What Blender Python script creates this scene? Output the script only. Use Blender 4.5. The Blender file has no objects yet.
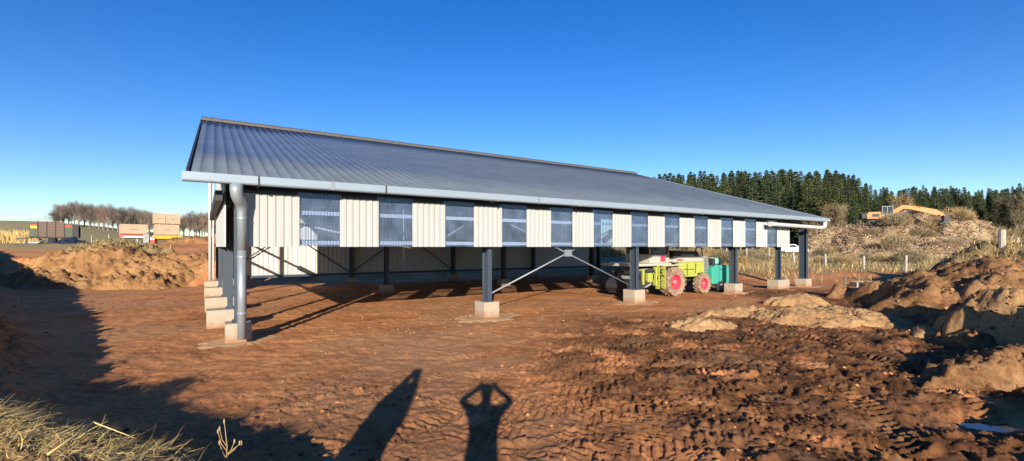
import bpy, bmesh, math, random
import numpy as np
from mathutils import Vector, Matrix

R = math.radians
rng = random.Random(11)
nrg = np.random.default_rng(5)
scn = bpy.context.scene
COL = scn.collection
EYE = 2.28            # camera height over the site
F = 468.0             # focal length in pixels of the photograph
HY = 247.0            # row of the horizon
SUN_EL, SUN_AZ = 16.3, -1.5   # degrees; azimuth of the shadows from +Y (minus = to -X)

# ------------------------------------------------------------------ noise
def _hash(ix, iy, seed):
    h = (ix.astype(np.int64) * 374761393 + iy.astype(np.int64) * 668265263 + seed * 974634777) & 0xffffffff
    h = ((h ^ (h >> 13)) * 1274126177) & 0xffffffff
    h = ((h ^ (h >> 16)) * 2246822519) & 0xffffffff
    return (h ^ (h >> 15)) / 4294967295.0

def pn(x, y, seed=0):
    x = np.asarray(x, float); y = np.asarray(y, float)
    xi = np.floor(x); yi = np.floor(y); fx = x - xi; fy = y - yi
    u = fx * fx * fx * (fx * (fx * 6 - 15) + 10); v = fy * fy * fy * (fy * (fy * 6 - 15) + 10)
    def g(dx, dy):
        a = _hash(xi + dx, yi + dy, seed) * 2 * np.pi
        return np.cos(a) * (fx - dx) + np.sin(a) * (fy - dy)
    a = g(0, 0) * (1 - u) + g(1, 0) * u
    b = g(0, 1) * (1 - u) + g(1, 1) * u
    return (a * (1 - v) + b * v) * 1.5

def fbm(x, y, o=4, seed=0, gain=.5):
    t = 0; a = 1.0; f = 1.0
    for i in range(o):
        t = t + a * pn(x * f + 17.3 * i, y * f - 9.1 * i, seed + i); a *= gain; f *= 2.03
    return t

def billow(x, y, o=3, seed=0, gain=.5):
    t = 0; a = 1.0; f = 1.0
    for i in range(o):
        t = t + a * np.abs(pn(x * f + 5.3 * i, y * f + 3.1 * i, seed + i)); a *= gain; f *= 2.1
    return t

def clods(x, y, seed=0, keep=.6):
    """broken crumbs: one faceted bump of random height per cell"""
    xi = np.floor(x); yi = np.floor(y); out = np.zeros_like(x)
    for dx in (-1, 0, 1):
        for dy in (-1, 0, 1):
            cx = xi + dx; cy = yi + dy
            px = cx + .15 + .7 * _hash(cx, cy, seed); py = cy + .15 + .7 * _hash(cx, cy, seed + 1)
            a = _hash(cx, cy, seed + 2); r = .28 + .42 * _hash(cx, cy, seed + 3); th = _hash(cx, cy, seed + 4) * 6.283
            u = (x - px) * np.cos(th) + (y - py) * np.sin(th); v = -(x - px) * np.sin(th) + (y - py) * np.cos(th)
            d = np.maximum(np.abs(u) * 1.1, np.abs(v)) * .6 + np.hypot(u, v) * .5
            b = np.clip((1 - d / r) * 2.2, 0, 1) * (.7 + .5 * u / r) * np.clip((a - (1 - keep)) / keep, 0, 1)
            out = np.maximum(out, b * r)
    return out

def sst(a, b, x):
    t = np.clip((np.asarray(x, float) - a) / (b - a), 0, 1)
    return t * t * (3 - 2 * t)

# ------------------------------------------------------------------ barn frame: t along the front, D behind it
CX, CY = -6.58, 11.15
BA = math.atan2(.5519, .8339)
ct, st = math.cos(BA), math.sin(BA)
def bw(t, D): return CX + t * ct - D * st, CY + t * st + D * ct
def to_b(X, Y):
    x = X - CX; y = Y - CY
    return x * ct + y * st, -x * st + y * ct

def px2(px, Z): return (px - 512) / F * Z

# ------------------------------------------------------------------ terrain height
RIDGE = [(-0.1, -.6, .60), (-2.35, 3.0, .62), (-4.3, 3.7, .70), (-7.6, 4.8, .95), (-12.2, 8.5, 1.45), (-18, 12.8, 1.85), (-26, 18.8, 2.8), (-35, 25, 3.9), (-47, 33.5, 4.6)]
TRACKS = [  # centre lines of the wheel tracks pressed into the mud
    [(5.2, 13.2), (5.65, 11), (5.5, 9.4), (5.05, 7.2), (4.3, 5.2), (3.2, 3.4)],
    [(7.1, 12.4), (7.35, 10.6), (7.1, 8.8), (6.6, 6.9), (5.8, 5), (4.9, 3.4)],
    [(.3, 6.1), (1.5, 7.6), (2.2, 9.4), (2.4, 11.5), (2.1, 14)],
]
_tr = random.Random(77)
for _k in range(11):
    _y = 4.3 + _k * .52 + _tr.uniform(-.12, .12); _c = _tr.uniform(.30, .50); _q = _tr.uniform(.0, .05)
    TRACKS.append([(x_, _y + _c * (x_ + 1) + _q * (x_ + 1) ** 2 * .5) for x_ in (-1.5 + _tr.uniform(-.4, .6), .2, 1.8, 3.3, 4.6 + _tr.uniform(-.5, 1.2))])
def spline(pts, n=14):
    out = []
    p = [pts[0]] + list(pts) + [pts[-1]]
    for i in range(1, len(p) - 2):
        for k in range(n):
            t = k / n
            out.append(tuple(.5 * (2 * p[i][j] + (p[i + 1][j] - p[i - 1][j]) * t + (2 * p[i - 1][j] - 5 * p[i][j] + 4 * p[i + 1][j] - p[i + 2][j]) * t * t + (3 * p[i][j] - p[i - 1][j] - 3 * p[i + 1][j] + p[i + 2][j]) * t ** 3) for j in (0, 1)))
    out.append(pts[-1][:2])
    return out
TR = [spline(t) for t in TRACKS]

def seg_dist(X, Y, a, b):
    dx, dy = b[0] - a[0], b[1] - a[1]; L = math.hypot(dx, dy)
    s = ((X - a[0]) * dx + (Y - a[1]) * dy) / (L * L)
    sc = np.clip(s, 0, 1)
    d = np.hypot(X - a[0] - sc * dx, Y - a[1] - sc * dy)
    side = ((X - a[0]) * dy - (Y - a[1]) * dx) / L
    return d, sc, side, L

def rough_mask(X, Y):
    """churned mud: right half of the foreground and round the right-hand mounds"""
    n = fbm(X * .22, Y * .22, 2, 40)
    a = sst(-.6, 2.2, X + n * 1.6) * (1 - sst(13.5, 16.5, Y + n * 2 - np.maximum(0, X - 8) * .7))
    b = sst(9, 11.5, X + n) * (1 - sst(23, 27, Y))
    c = .45 * sst(-5, -3, X) * (1 - sst(6.5, 9.5, Y + n))
    wet = np.exp(-(((X - 6.4) / .85) ** 2 + ((Y - 6.1) / .5) ** 2))
    return np.clip(np.maximum(np.maximum(a, b), c), 0, 1) * (1 - wet)

def ridge_h(X, Y):
    h = np.zeros_like(X)
    for a, b in zip(RIDGE[:-1], RIDGE[1:]):
        d, s, side, L = seg_dist(X, Y, a, b)
        z = a[2] + (b[2] - a[2]) * s
        w = .85 + .55 * z
        h = np.maximum(h, z * np.exp(-(d / w) ** 2))
    e = np.hypot((X + .75) / 2.1, (Y + 1.1) / 1.7)
    h = np.maximum(h, .62 * (1 - sst(.6, 1.35, e)))
    return h

def base_h(X, Y):
    X = np.asarray(X, float); Y = np.asarray(Y, float)
    t, D = to_b(X, Y)
    far = np.hypot(X, Y)
    h = .05 * fbm(X * .16, Y * .16, 3, 1) * (1 - sst(60, 120, far))
    n = fbm(X * .2, Y * .2, 3, 7)
    # left plateau behind its cut bank
    lp = sst(27.2, 29.8, Y + n * 1.3) * sst(-2.5, -1.0, -t + n * .5)
    h = h + lp * (1.45 + 1.2 * sst(31, 47, Y))
    # field hill on the far left
    ang = X / np.maximum(Y, 1)
    hill = sst(62, 170, Y) * (2.4 + 6.4 * sst(-.55, -1.08, ang)) * sst(-.3, -.52, ang)
    h = h + hill
    # right: ground climbing behind the barn
    out = sst(27.4, 29.5, t) + sst(18, 22, D) * sst(-1, 3, t)
    out = np.clip(out, 0, 1) * (1 - sst(-2.5, -1.0, -t))
    rr = .70 * sst(27.5, 40, Y + n) + .75 * sst(40, 62, Y) + .7 * sst(60, 90, Y)
    h = h + rr * out
    h = h + 5.6 * sst(62, 120, Y) * sst(.55, 1.0, ang) + 2.0 * sst(75, 130, Y) * sst(.1, .4, ang)
    h = h + 12 * sst(200, 900, far)  * .6
    # ridge the photographer stands on, running out of the frame on the left
    rh = ridge_h(X, Y)
    h = np.maximum(h, rh)
    # low bank out of the frame on the right and a wet hollow in front of it
    h = h + .95 * np.exp(-(((X - 7.6) / 1.5) ** 2 + ((Y - 3.9) / 1.2) ** 2)) + 1.15 * np.exp(-(((X - 10.9) / 1.5) ** 2 + ((Y - 7.9) / .9) ** 2))
    h = h - .14 * np.exp(-(((X - 6.35) / .8) ** 2 + ((Y - 6.1) / .4) ** 2))
    return h

def H(X, Y, detail=True):
    X = np.asarray(X, float); Y = np.asarray(Y, float)
    h = base_h(X, Y)
    if not detail: return h
    far = np.hypot(X, Y)
    fade = 1 - sst(35, 70, far)
    R_ = rough_mask(X, Y)
    h = h + fade * (.012 * fbm(X * 1.1, Y * 1.1, 2, 21) + (.010 + .012 * (1 - R_)) * fbm(X * 3.1, Y * 3.1, 3, 22) * 1.0)
    h = h + fade * R_ * (.105 * (billow(X * .85 + .3 * fbm(X, Y, 2, 3), Y * .85, 4, 31, .55) - .42) + .030 * billow(X * 4.2, Y * 4.2, 2, 33))
    # crumbly surface of the ridge and plateau edge
    rh = ridge_h(X, Y)
    h = h + sst(.1, .4, rh) * ((.10 + .25 * sst(-5, -7, -X * -1)) * (billow(X * 1.6, Y * 1.6, 4, 51, .55) - .4)) * (1 - sst(20, 40, far))
    t, D = to_b(X, Y)
    bank = sst(26.5, 28, Y) * (1 - sst(30.5, 34, Y)) * sst(-2.5, -1, -t)
    h = h + bank * .35 * (billow(X * .9, Y * .9, 4, 61, .55) - .35)
    # tyre tracks
    m = (X > -4) & (X < 9) & (Y > 2.5) & (Y < 16)
    if m.any():
        x = X[m]; y = Y[m]; add = np.zeros_like(x)
        wob = .05 * pn(x * 1.3, y * 1.3, 71)
        keep = .15 + .75 * sst(-.25, .2, fbm(x * .5, y * .5, 2, 77))
        for k, line in enumerate(TR):
            bd = np.full_like(x, 9.); bs = np.zeros_like(x); bu = np.zeros_like(x); u0 = 0
            for a, b in zip(line[:-1], line[1:]):
                d, s, side, L = seg_dist(x, y, a, b)
                q = d < bd
                bd = np.where(q, d, bd); bs = np.where(q, side, bs); bu = np.where(q, u0 + s * L, bu); u0 += L
            v = bs + wob; keep2 = (keep if k < 2 else .1 + .9 * sst(-.15, .2, fbm(x * .7 + 13 * k, y * .7, 2, 170 + k)))
            inside = (1 - sst(.25, .31, np.abs(v))) * (bd < .6)
            ph = (bu + .75 * np.abs(v) + .02 * pn(x * 5, y * 5, 80)) / .15
            fr = ph - np.floor(ph)
            lug = sst(.0, .12, fr) * (1 - sst(.45, .62, fr))
            ends = sst(0, .8, bu) * (1 - sst(u0 - .8, u0, bu))
            add += keep2 * ends * ((inside * (-.030 + .040 * lug) + .012 * np.exp(-((np.abs(v) - .36) / .06) ** 2) * (bd < .7)) * (1.35 if k < 2 else .8))
        h = h.copy(); h[m] += add
    m = (far < 24) & (far > 2.5)
    if m.any():
        x = X[m]; y = Y[m]; r2 = R_[m] + .5 * sst(.15, .4, rh[m]); wx = x + .06 * pn(x * 4, y * 4, 201); wy = y + .06 * pn(x * 4, y * 4, 202)
        pat = sst(-.25, .25, fbm(x * .9, y * .9, 3, 205))
        big = clods(wx * 3.6, wy * 3.6, 210, .45) / 3.6; mid_ = clods(wx * 7.5, wy * 7.5, 220, .6) / 7.5; sm = clods(wx * 14, wy * 14, 230, .6) / 14
        h = h.copy(); h[m] += np.clip(.07 + r2, 0, 1.2) * (.50 * big * pat + 1.0 * mid_ * (.35 + .65 * pat)) + (.25 + .75 * np.clip(r2, 0, 1)) * 1.0 * sm
    return h

def hz(x, y): return float(H(np.array([x]), np.array([y]))[0])

# ------------------------------------------------------------------ materials
def mat(name, color=(.5, .5, .5), rough=.6, metal=0, spec=.5):
    m = bpy.data.materials.new(name); m.use_nodes = True
    b = m.node_tree.nodes['Principled BSDF']
    b.inputs['Base Color'].default_value = (*color, 1); b.inputs['Roughness'].default_value = rough
    b.inputs['Metallic'].default_value = metal; b.inputs['Specular IOR Level'].default_value = spec
    return m
def nodes(m): return m.node_tree.nodes, m.node_tree.links, m.node_tree.nodes['Principled BSDF']
def nz(m, scale, detail=5, rough=.6, coord='Position', dist=0):
    N, L, b = nodes(m)
    if coord == 'Position':
        c = N.new('ShaderNodeNewGeometry').outputs['Position']
    else:
        c = N.new('ShaderNodeTexCoord').outputs[coord]
    t = N.new('ShaderNodeTexNoise'); t.inputs['Scale'].default_value = scale; t.inputs['Detail'].default_value = detail
    t.inputs['Roughness'].default_value = rough; t.inputs['Distortion'].default_value = dist
    L.new(c, t.inputs['Vector']); return t.outputs['Fac']
def ramp(m, fac, stops):
    N, L, b = nodes(m); r = N.new('ShaderNodeValToRGB')
    e = r.color_ramp.elements
    while len(e) < len(stops): e.new(.5)
    for i, (p, c) in enumerate(stops):
        e[i].position = p; e[i].color = (*c, 1) if len(c) == 3 else c
    L.new(fac, r.inputs['Fac']); return r.outputs['Color']
def mix(m, fac, a, b_, mode='MIX'):
    N, L, b = nodes(m); x = N.new('ShaderNodeMix'); x.data_type = 'RGBA'; x.blend_type = mode
    for s, v in ((0, fac), (6, a), (7, b_)):
        if hasattr(v, 'links'): L.new(v, x.inputs[s])
        elif s == 0: x.inputs[0].default_value = v
        else: x.inputs[s].default_value = (*v, 1)
    return x.outputs[2]
def bump(m, fac, strength=.4, dist=.02):
    N, L, b = nodes(m); x = N.new('ShaderNodeBump'); x.inputs['Strength'].default_value = strength; x.inputs['Distance'].default_value = dist
    L.new(fac, x.inputs['Height']); L.new(x.outputs['Normal'], b.inputs['Normal'])
def setcol(m, c):
    N, L, b = nodes(m); L.new(c, b.inputs['Base Color'])
def dirty(name, color, rough=.5, metal=0, amt=.35, dirt=(.16, .09, .05), scale=3., spec=.5):
    """painted or coated surface with faint uneven weathering"""
    m = mat(name, color, rough, metal, spec)
    f = nz(m, scale, 6, .65, 'Object')
    c2 = tuple(color[i] * (1 - amt) + dirt[i] * amt for i in range(3))
    setcol(m, ramp(m, f, [(.35, c2), (.62, color)]))
    return m

SOIL_D, SOIL_M, SOIL_L = (.22, .089, .033), (.49, .204, .078), (.62, .315, .135)
def soil(name, d=SOIL_D, c=SOIL_M, l=SOIL_L, sc=.55, fine=9, bs=.5):
    m = mat(name, c, .95, 0, .15)
    f1 = nz(m, sc, 8, .65); f2 = nz(m, fine, 6, .7)
    N, L, b = nodes(m)
    a = N.new('ShaderNodeMath'); a.operation = 'MULTIPLY_ADD'; a.inputs[1].default_value = .45
    L.new(f2, a.inputs[0]); 
    s = N.new('ShaderNodeMath'); s.operation = 'MULTIPLY'; s.inputs[1].default_value = .55
    L.new(f1, s.inputs[0]); L.new(s.outputs[0], a.inputs[2])
    setcol(m, ramp(m, a.outputs[0], [(.36, d), (.50, c), (.66, l)]))
    f3 = nz(m, 22, 9, .8); bump(m, f3, bs * 1.6, .05)
    return m

def ground_material():
    m = soil('red_brown_soil')
    N, L, b = nodes(m)
    src = b.inputs['Base Color'].links[0].from_socket
    at = N.new('ShaderNodeAttribute'); at.attribute_name = 'cover'
    sep = N.new('ShaderNodeSeparateColor'); L.new(at.outputs['Color'], sep.inputs['Color'])
    g1 = nz(m, .35, 8, .7); g2 = nz(m, 3.0, 6, .75)
    gcol = ramp(m, g2, [(.33, (.17, .14, .06)), (.5, (.30, .24, .11)), (.68, (.47, .38, .20))])
    gg = ramp(m, g1, [(.4, (.23, .195, .09)), (.6, (.37, .30, .15))])
    gmix = mix(m, .5, gcol, gg)
    c1 = mix(m, sep.outputs['Red'], src, gmix)
    # dark moist churned mud, and shade painted over the right hollows
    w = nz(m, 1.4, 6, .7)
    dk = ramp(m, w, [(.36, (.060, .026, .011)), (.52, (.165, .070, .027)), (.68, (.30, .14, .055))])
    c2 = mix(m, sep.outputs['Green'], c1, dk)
    # dry sandy dust
    c3 = mix(m, sep.outputs['Blue'], c2, ramp(m, g2, [(.35, (.27, .145, .075)), (.65, (.42, .26, .145))]))
    setcol(m, c3)
    return m

M = {}
M['ground'] = ground_material()
M['soil'] = soil('loose_brown_soil', (.10, .046, .019), (.265, .132, .055), (.46, .27, .125), .9, 10, .6)
M['tan_soil'] = soil('dry_tan_soil', (.19, .10, .042), (.38, .222, .100), (.52, .335, .165), .8, 12, .5)
M['bank_soil'] = soil('ochre_bank_soil', (.13, .064, .026), (.30, .155, .062), (.46, .27, .12), .7, 8, .6)
M['grassy_soil'] = soil('grassy_spoil_soil', (.085, .06, .028), (.21, .15, .066), (.36, .255, .115), .8, 7, .7)
M['slash'] = soil('bark_and_chip_litter', (.12, .075, .042), (.29, .205, .12), (.45, .34, .21), 1.1, 6, .7)
M['concrete'] = dirty('pale_concrete', (.37, .325, .25), .9, 0, .45, (.33, .22, .14), 5, .2)
M['screed'] = dirty('thin_concrete_screed', (.48, .30, .16), .95, 0, .35, (.36, .19, .09), 4, .1)
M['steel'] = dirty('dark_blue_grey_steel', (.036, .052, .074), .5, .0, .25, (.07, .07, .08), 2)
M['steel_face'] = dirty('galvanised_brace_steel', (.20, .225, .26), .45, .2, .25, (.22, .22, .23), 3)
M['galv'] = dirty('galvanised_sheet', (.27, .30, .32), .42, .3, .35, (.20, .22, .235), 2.6)
M['gutter'] = dirty('zinc_coated_gutter', (.28, .34, .39), .42, .2, .35, (.24, .29, .34), .9)
M['cream'] = dirty('cream_steel_cladding', (.362, .365, .350), .5, 0, .12, (.30, .27, .22), 1.2)
M['white'] = dirty('white_coated_steel', (.48, .475, .45), .5, 0, .15, (.6, .55, .47), 1.2)
M['dark'] = dirty('blackened_steel', (.025, .027, .03), .6, 0, .3, (.05, .045, .04), 3)
M['timber'] = dirty('weathered_timber', (.16, .135, .11), .85, 0, .4, (.10, .08, .06), 6)

def roof_material():
    m = mat('slate_grey_roof_steel', (.10, .118, .135), .36, 0, .6)
    f = nz(m, .8, 6, .6, 'Object'); N, L, b = nodes(m)
    setcol(m, ramp(m, f, [(.35, (.082, .102, .128)), (.65, (.105, .127, .156))]))
    L.new(ramp(m, nz(m, 2.2, 5, .6, 'Object'), [(.3, (.30,) * 3), (.7, (.42,) * 3)]), b.inputs['Roughness'])
    return m
M['roof'] = roof_material()
M['ridge'] = dirty('brown_grey_ridge_vent', (.085, .08, .075), .7, 0, .4, (.12, .11, .10), 6)

def splash(m):
    N, L, b = nodes(m); src = b.inputs['Base Color'].links[0].from_socket
    g_ = N.new('ShaderNodeNewGeometry'); sp_ = N.new('ShaderNodeSeparateXYZ'); L.new(g_.outputs['Position'], sp_.inputs[0])
    f = nz(m, 7, 6, .7); a = N.new('ShaderNodeMath'); a.operation = 'MULTIPLY_ADD'; a.inputs[1].default_value = -.55; L.new(f, a.inputs[0]); L.new(sp_.outputs['Z'], a.inputs[2])
    r_ = N.new('ShaderNodeMapRange'); r_.inputs[1].default_value = -.22; r_.inputs[2].default_value = -.02; r_.inputs[3].default_value = .85; r_.inputs[4].default_value = 0; L.new(a.outputs[0], r_.inputs[0])
    setcol(m, mix(m, r_.outputs[0], src, (.30, .145, .07)))
splash(M['concrete'])
def clear_sheet():
    m = bpy.data.materials.new('clear_corrugated_plastic'); m.use_nodes = True
    N, L = m.node_tree.nodes, m.node_tree.links; N.clear()
    o = N.new('ShaderNodeOutputMaterial'); tr = N.new('ShaderNodeBsdfTransparent'); tr.inputs[0].default_value = (.82, .87, .95, 1)
    gl = N.new('ShaderNodeBsdfGlossy'); gl.inputs['Roughness'].default_value = .12; gl.inputs[0].default_value = (.8, .87, 1, 1)
    tl = N.new('ShaderNodeBsdfDiffuse'); tl.inputs[0].default_value = (.42, .54, .76, 1)  # blue diffuse imitates sky reflected in the colourless sheet
    fr = N.new('ShaderNodeFresnel'); fr.inputs[0].default_value = 1.5
    a = N.new('ShaderNodeMixShader'); b = N.new('ShaderNodeMixShader')
    n = N.new('ShaderNodeTexNoise'); n.inputs['Scale'].default_value = 3; n.inputs['Detail'].default_value = 6
    tc = N.new('ShaderNodeTexCoord'); L.new(tc.outputs['Object'], n.inputs['Vector'])
    mr = N.new('ShaderNodeMapRange'); mr.inputs[1].default_value = .3; mr.inputs[2].default_value = .75; mr.inputs[3].default_value = .04; mr.inputs[4].default_value = .12
    L.new(n.outputs['Fac'], mr.inputs[0]); L.new(mr.outputs[0], a.inputs[0])
    L.new(tr.outputs[0], a.inputs[1]); L.new(tl.outputs[0], a.inputs[2])
    L.new(fr.outputs[0], b.inputs[0]); L.new(a.outputs[0], b.inputs[1]); L.new(gl.outputs[0], b.inputs[2]); L.new(b.outputs[0], o.inputs[0])
    return m
M['clear'] = clear_sheet()
M['lime'] = dirty('lime_green_paint', (.35, .40, .055), .45, 0, .4, (.30, .22, .09), 4)
M['mwhite'] = dirty('machine_white_paint', (.40, .385, .34), .45, 0, .45, (.45, .33, .22), 4)
M['red'] = dirty('red_wheel_paint', (.60, .035, .07), .45, 0, .25, (.35, .15, .1), 5)
M['tyre'] = dirty('muddy_rubber', (.36, .25, .165), .95, 0, .8, (.07, .05, .04), 9, .1)
M['glass'] = mat('dark_cab_glass', (.02, .025, .03), .08, 0, .6)
M['teal'] = dirty('teal_paint', (.035, .33, .25), .4, 0, .25, (.12, .20, .15), 5)
M['teal_light'] = dirty('faded_teal_paint', (.22, .47, .40), .5, 0, .25, (.2, .25, .2), 5)
M['rubber'] = mat('black_rubber', (.02, .02, .02), .8)
M['orange'] = dirty('orange_machine_paint', (.60, .20, .035), .5, 0, .35, (.48, .24, .12), .9)
M['grey'] = dirty('mid_grey_steel', (.25, .25, .25), .6, 0, .3, (.15, .13, .11), 3)
M['green'] = dirty('faded_green_paint', (.065, .085, .05), .6, 0, .35, (.10, .08, .05), 2)
M['brown_panel'] = dirty('rusty_brown_boards', (.155, .095, .068), .8, 0, .5, (.09, .08, .07), 2)
M['crate'] = dirty('pale_crate_wood', (.44, .315, .21), .85, 0, .35, (.32, .22, .14), 2)
M['bedred'] = dirty('red_trailer_paint', (.42, .05, .03), .5, 0, .3, (.2, .1, .06), 2)
M['yellow'] = dirty('yellow_trailer_paint', (.70, .38, .03), .5, 0, .25, (.4, .22, .06), 2)
M['signyellow'] = mat('yellow_sign_face', (.75, .55, .02), .5)
M['signred'] = mat('red_sign_face', (.6, .06, .03), .5)
M['carwhite'] = mat('white_car_paint', (.8, .8, .8), .25)
M['tarp'] = mat('black_plastic_sheet', (.018, .022, .035), .35)
M['post'] = dirty('silvered_fence_post', (.40, .36, .29), .9, 0, .4, (.2, .17, .12), 5)
M['wire'] = mat('fence_wire', (.25, .25, .25), .5, .6)
M['bark'] = dirty('grey_brown_bark', (.26, .215, .18), .95, 0, .5, (.07, .055, .045), 2)
M['mud_clod'] = soil('dark_mud_clod', (.065, .028, .012), (.17, .072, .029), (.29, .135, .057), 2, 14, .5)
M['straw'] = mat('straw', (.70, .50, .18), .8); M['straw2'] = mat('brown_straw', (.36, .24, .11), .85); M['straw3'] = mat('green_grass', (.22, .23, .07), .8)
M['skin'] = mat('skin', (.5, .3, .22), .6); M['hair'] = mat('hair', (.04, .025, .015), .7); M['jacket'] = mat('dark_jacket', (.05, .06, .08), .8)
M['water'] = mat('still_water', (.05, .03, .02), .10, 0, .6)

def foliage(name, c1, c2):
    m = mat(name, c1, .85, 0, .15)
    N, L, b = nodes(m)
    oi = N.new('ShaderNodeObjectInfo')
    f = nz(m, .55, 5, .7)
    a = ramp(m, f, [(.36, c1), (.64, c2)])
    v = ramp(m, oi.outputs['Random'], [(0, (.55, .62, .62)), (.5, (.95, .97, .92)), (1, (1.25, 1.12, .82))])
    setcol(m, mix(m, 1.0, a, v, 'MULTIPLY'))
    return m
M['fir'] = foliage('fir_needles', (.036, .058, .029), (.105, .128, .060))
M['twig'] = foliage('bare_brown_twigs', (.13, .092, .082), (.24, .18, .155))
M['brush'] = foliage('dry_brush_twigs', (.17, .125, .07), (.33, .255, .15))

# ------------------------------------------------------------------ mesh helpers
class MB:
    def __init__(s): s.v = []; s.f = []; s.mi = []
    def add(s, vs, fs, mi=0):
        o = len(s.v); s.v.extend(tuple(v) for v in vs); s.f.extend(tuple(i + o for i in f) for f in fs); s.mi.extend([mi] * len(fs)); return s
    def box(s, x0, x1, y0, y1, z0, z1, mi=0, M4=None):
        v = [Vector((x, y, z)) for z in (z0, z1) for y in (y0, y1) for x in (x0, x1)]
        if M4: v = [M4 @ p for p in v]
        return s.add(v, [(0, 2, 3, 1), (4, 5, 7, 6), (0, 1, 5, 4), (2, 6, 7, 3), (0, 4, 6, 2), (1, 3, 7, 5)], mi)
    def prism(s, pts, y0, y1, mi=0, axis='y'):
        """outline in x,z pushed along y (or x: outline in y,z)"""
        n = len(pts); P = (lambda a, b, c: (a, c, b)) if axis == 'y' else (lambda a, b, c: (c, a, b)) if axis == 'x' else (lambda a, b, c: (a, b, c))
        v = [P(a, b, y0) for a, b in pts] + [P(a, b, y1) for a, b in pts]
        f = [(i, (i + 1) % n, (i + 1) % n + n, i + n) for i in range(n)] + [tuple(range(n))[::-1], tuple(range(n, 2 * n))]
        return s.add(v, f, mi)
    def tube(s, pts, r, n=8, mi=0, caps=True):
        pts = [Vector(p) for p in pts]; rs = r if isinstance(r, (list, tuple)) else [r] * len(pts)
        rings = []; up = None
        for i, p in enumerate(pts):
            d = (pts[min(i + 1, len(pts) - 1)] - pts[max(i - 1, 0)]).normalized()
            if up is None:
                up = Vector((0, 0, 1)) if abs(d.z) < .9 else Vector((1, 0, 0))
            a = d.cross(up).normalized(); b = a.cross(d).normalized(); up = b
            rings.append([p + (a * math.cos(2 * math.pi * k / n) + b * math.sin(2 * math.pi * k / n)) * rs[i] for k in range(n)])
        v = [q for rg in rings for q in rg]
        f = [(i * n + k, i * n + (k + 1) % n, (i + 1) * n + (k + 1) % n, (i + 1) * n + k) for i in range(len(pts) - 1) for k in range(n)]
        if caps: f += [tuple(range(n))[::-1], tuple((len(pts) - 1) * n + k for k in range(n))]
        return s.add(v, f, mi)
    def bar(s, a, b, w, h=None, mi=0):
        """square bar from a to b"""
        h = h or w; a = Vector(a); b = Vector(b); d = (b - a).normalized()
        u = Vector((0, 0, 1)) if abs(d.z) < .95 else Vector((0, 1, 0))
        x = d.cross(u).normalized() * w / 2; y = x.cross(d).normalized() * h / 2
        v = [p + sx * x + sy * y for p in (a, b) for sx, sy in ((-1, -1), (1, -1), (1, 1), (-1, 1))]
        return s.add(v, [(3, 2, 1, 0), (4, 5, 6, 7), (0, 1, 5, 4), (1, 2, 6, 5), (2, 3, 7, 6), (3, 0, 4, 7)], mi)
    def lathe(s, prof, cx, cy, cz, axis='y', n=24, mi=0, caps=True):
        """profile (radius, offset) turned about an axis through (cx,cy,cz)"""
        v = []
        for r, o in prof:
            for k in range(n):
                a = 2 * math.pi * k / n; c, d = r * math.cos(a), r * math.sin(a)
                v.append((cx + c, cy + o, cz + d) if axis == 'y' else (cx + o, cy + c, cz + d) if axis == 'x' else (cx + c, cy + d, cz + o))
        f = [(i * n + k, i * n + (k + 1) % n, (i + 1) * n + (k + 1) % n, (i + 1) * n + k) for i in range(len(prof) - 1) for k in range(n)]
        if caps: f += [tuple(range(n)), tuple((len(prof) - 1) * n + k for k in range(n))[::-1]]
        return s.add(v, f, mi)
    def build(s, name, mats, parent=None, smooth=False, bevel=0, loc=None):
        me = bpy.data.meshes.new(name); me.from_pydata([tuple(v) for v in s.v], [], s.f)
        for m in (mats if isinstance(mats, (list, tuple)) else [mats]): me.materials.append(m)
        me.polygons.foreach_set('material_index', s.mi)
        bm = bmesh.new(); bm.from_mesh(me); bmesh.ops.recalc_face_normals(bm, faces=bm.faces); bm.to_mesh(me); bm.free()
        if smooth: me.polygons.foreach_set('use_smooth', [True] * len(me.polygons))
        me.update()
        o = bpy.data.objects.new(name, me); COL.objects.link(o)
        if parent is not None: o.parent = parent
        if loc: o.location = loc
        if bevel:
            b = o.modifiers.new('edge', 'BEVEL'); b.width = bevel; b.segments = 2; b.limit_method = 'ANGLE'; b.angle_limit = R(40)
        return o

def np_mesh(name, V, Fc, mats, parent=None, smooth=False, mi=None):
    V = np.asarray(V, np.float32); Fc = np.asarray(Fc, np.int32); k = Fc.shape[1]
    me = bpy.data.meshes.new(name); me.vertices.add(len(V)); me.vertices.foreach_set('co', V.ravel())
    me.loops.add(Fc.size); me.loops.foreach_set('vertex_index', Fc.ravel())
    me.polygons.add(len(Fc)); me.polygons.foreach_set('loop_start', np.arange(0, Fc.size, k, dtype=np.int32))
    for m in (mats if isinstance(mats, (list, tuple)) else [mats]): me.materials.append(m)
    if mi is not None: me.polygons.foreach_set('material_index', np.asarray(mi, np.int32))
    if smooth: me.polygons.foreach_set('use_smooth', np.ones(len(Fc), bool))
    me.update(calc_edges=True); me.validate()
    o = bpy.data.objects.new(name, me); COL.objects.link(o)
    if parent is not None: o.parent = parent
    return o

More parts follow.
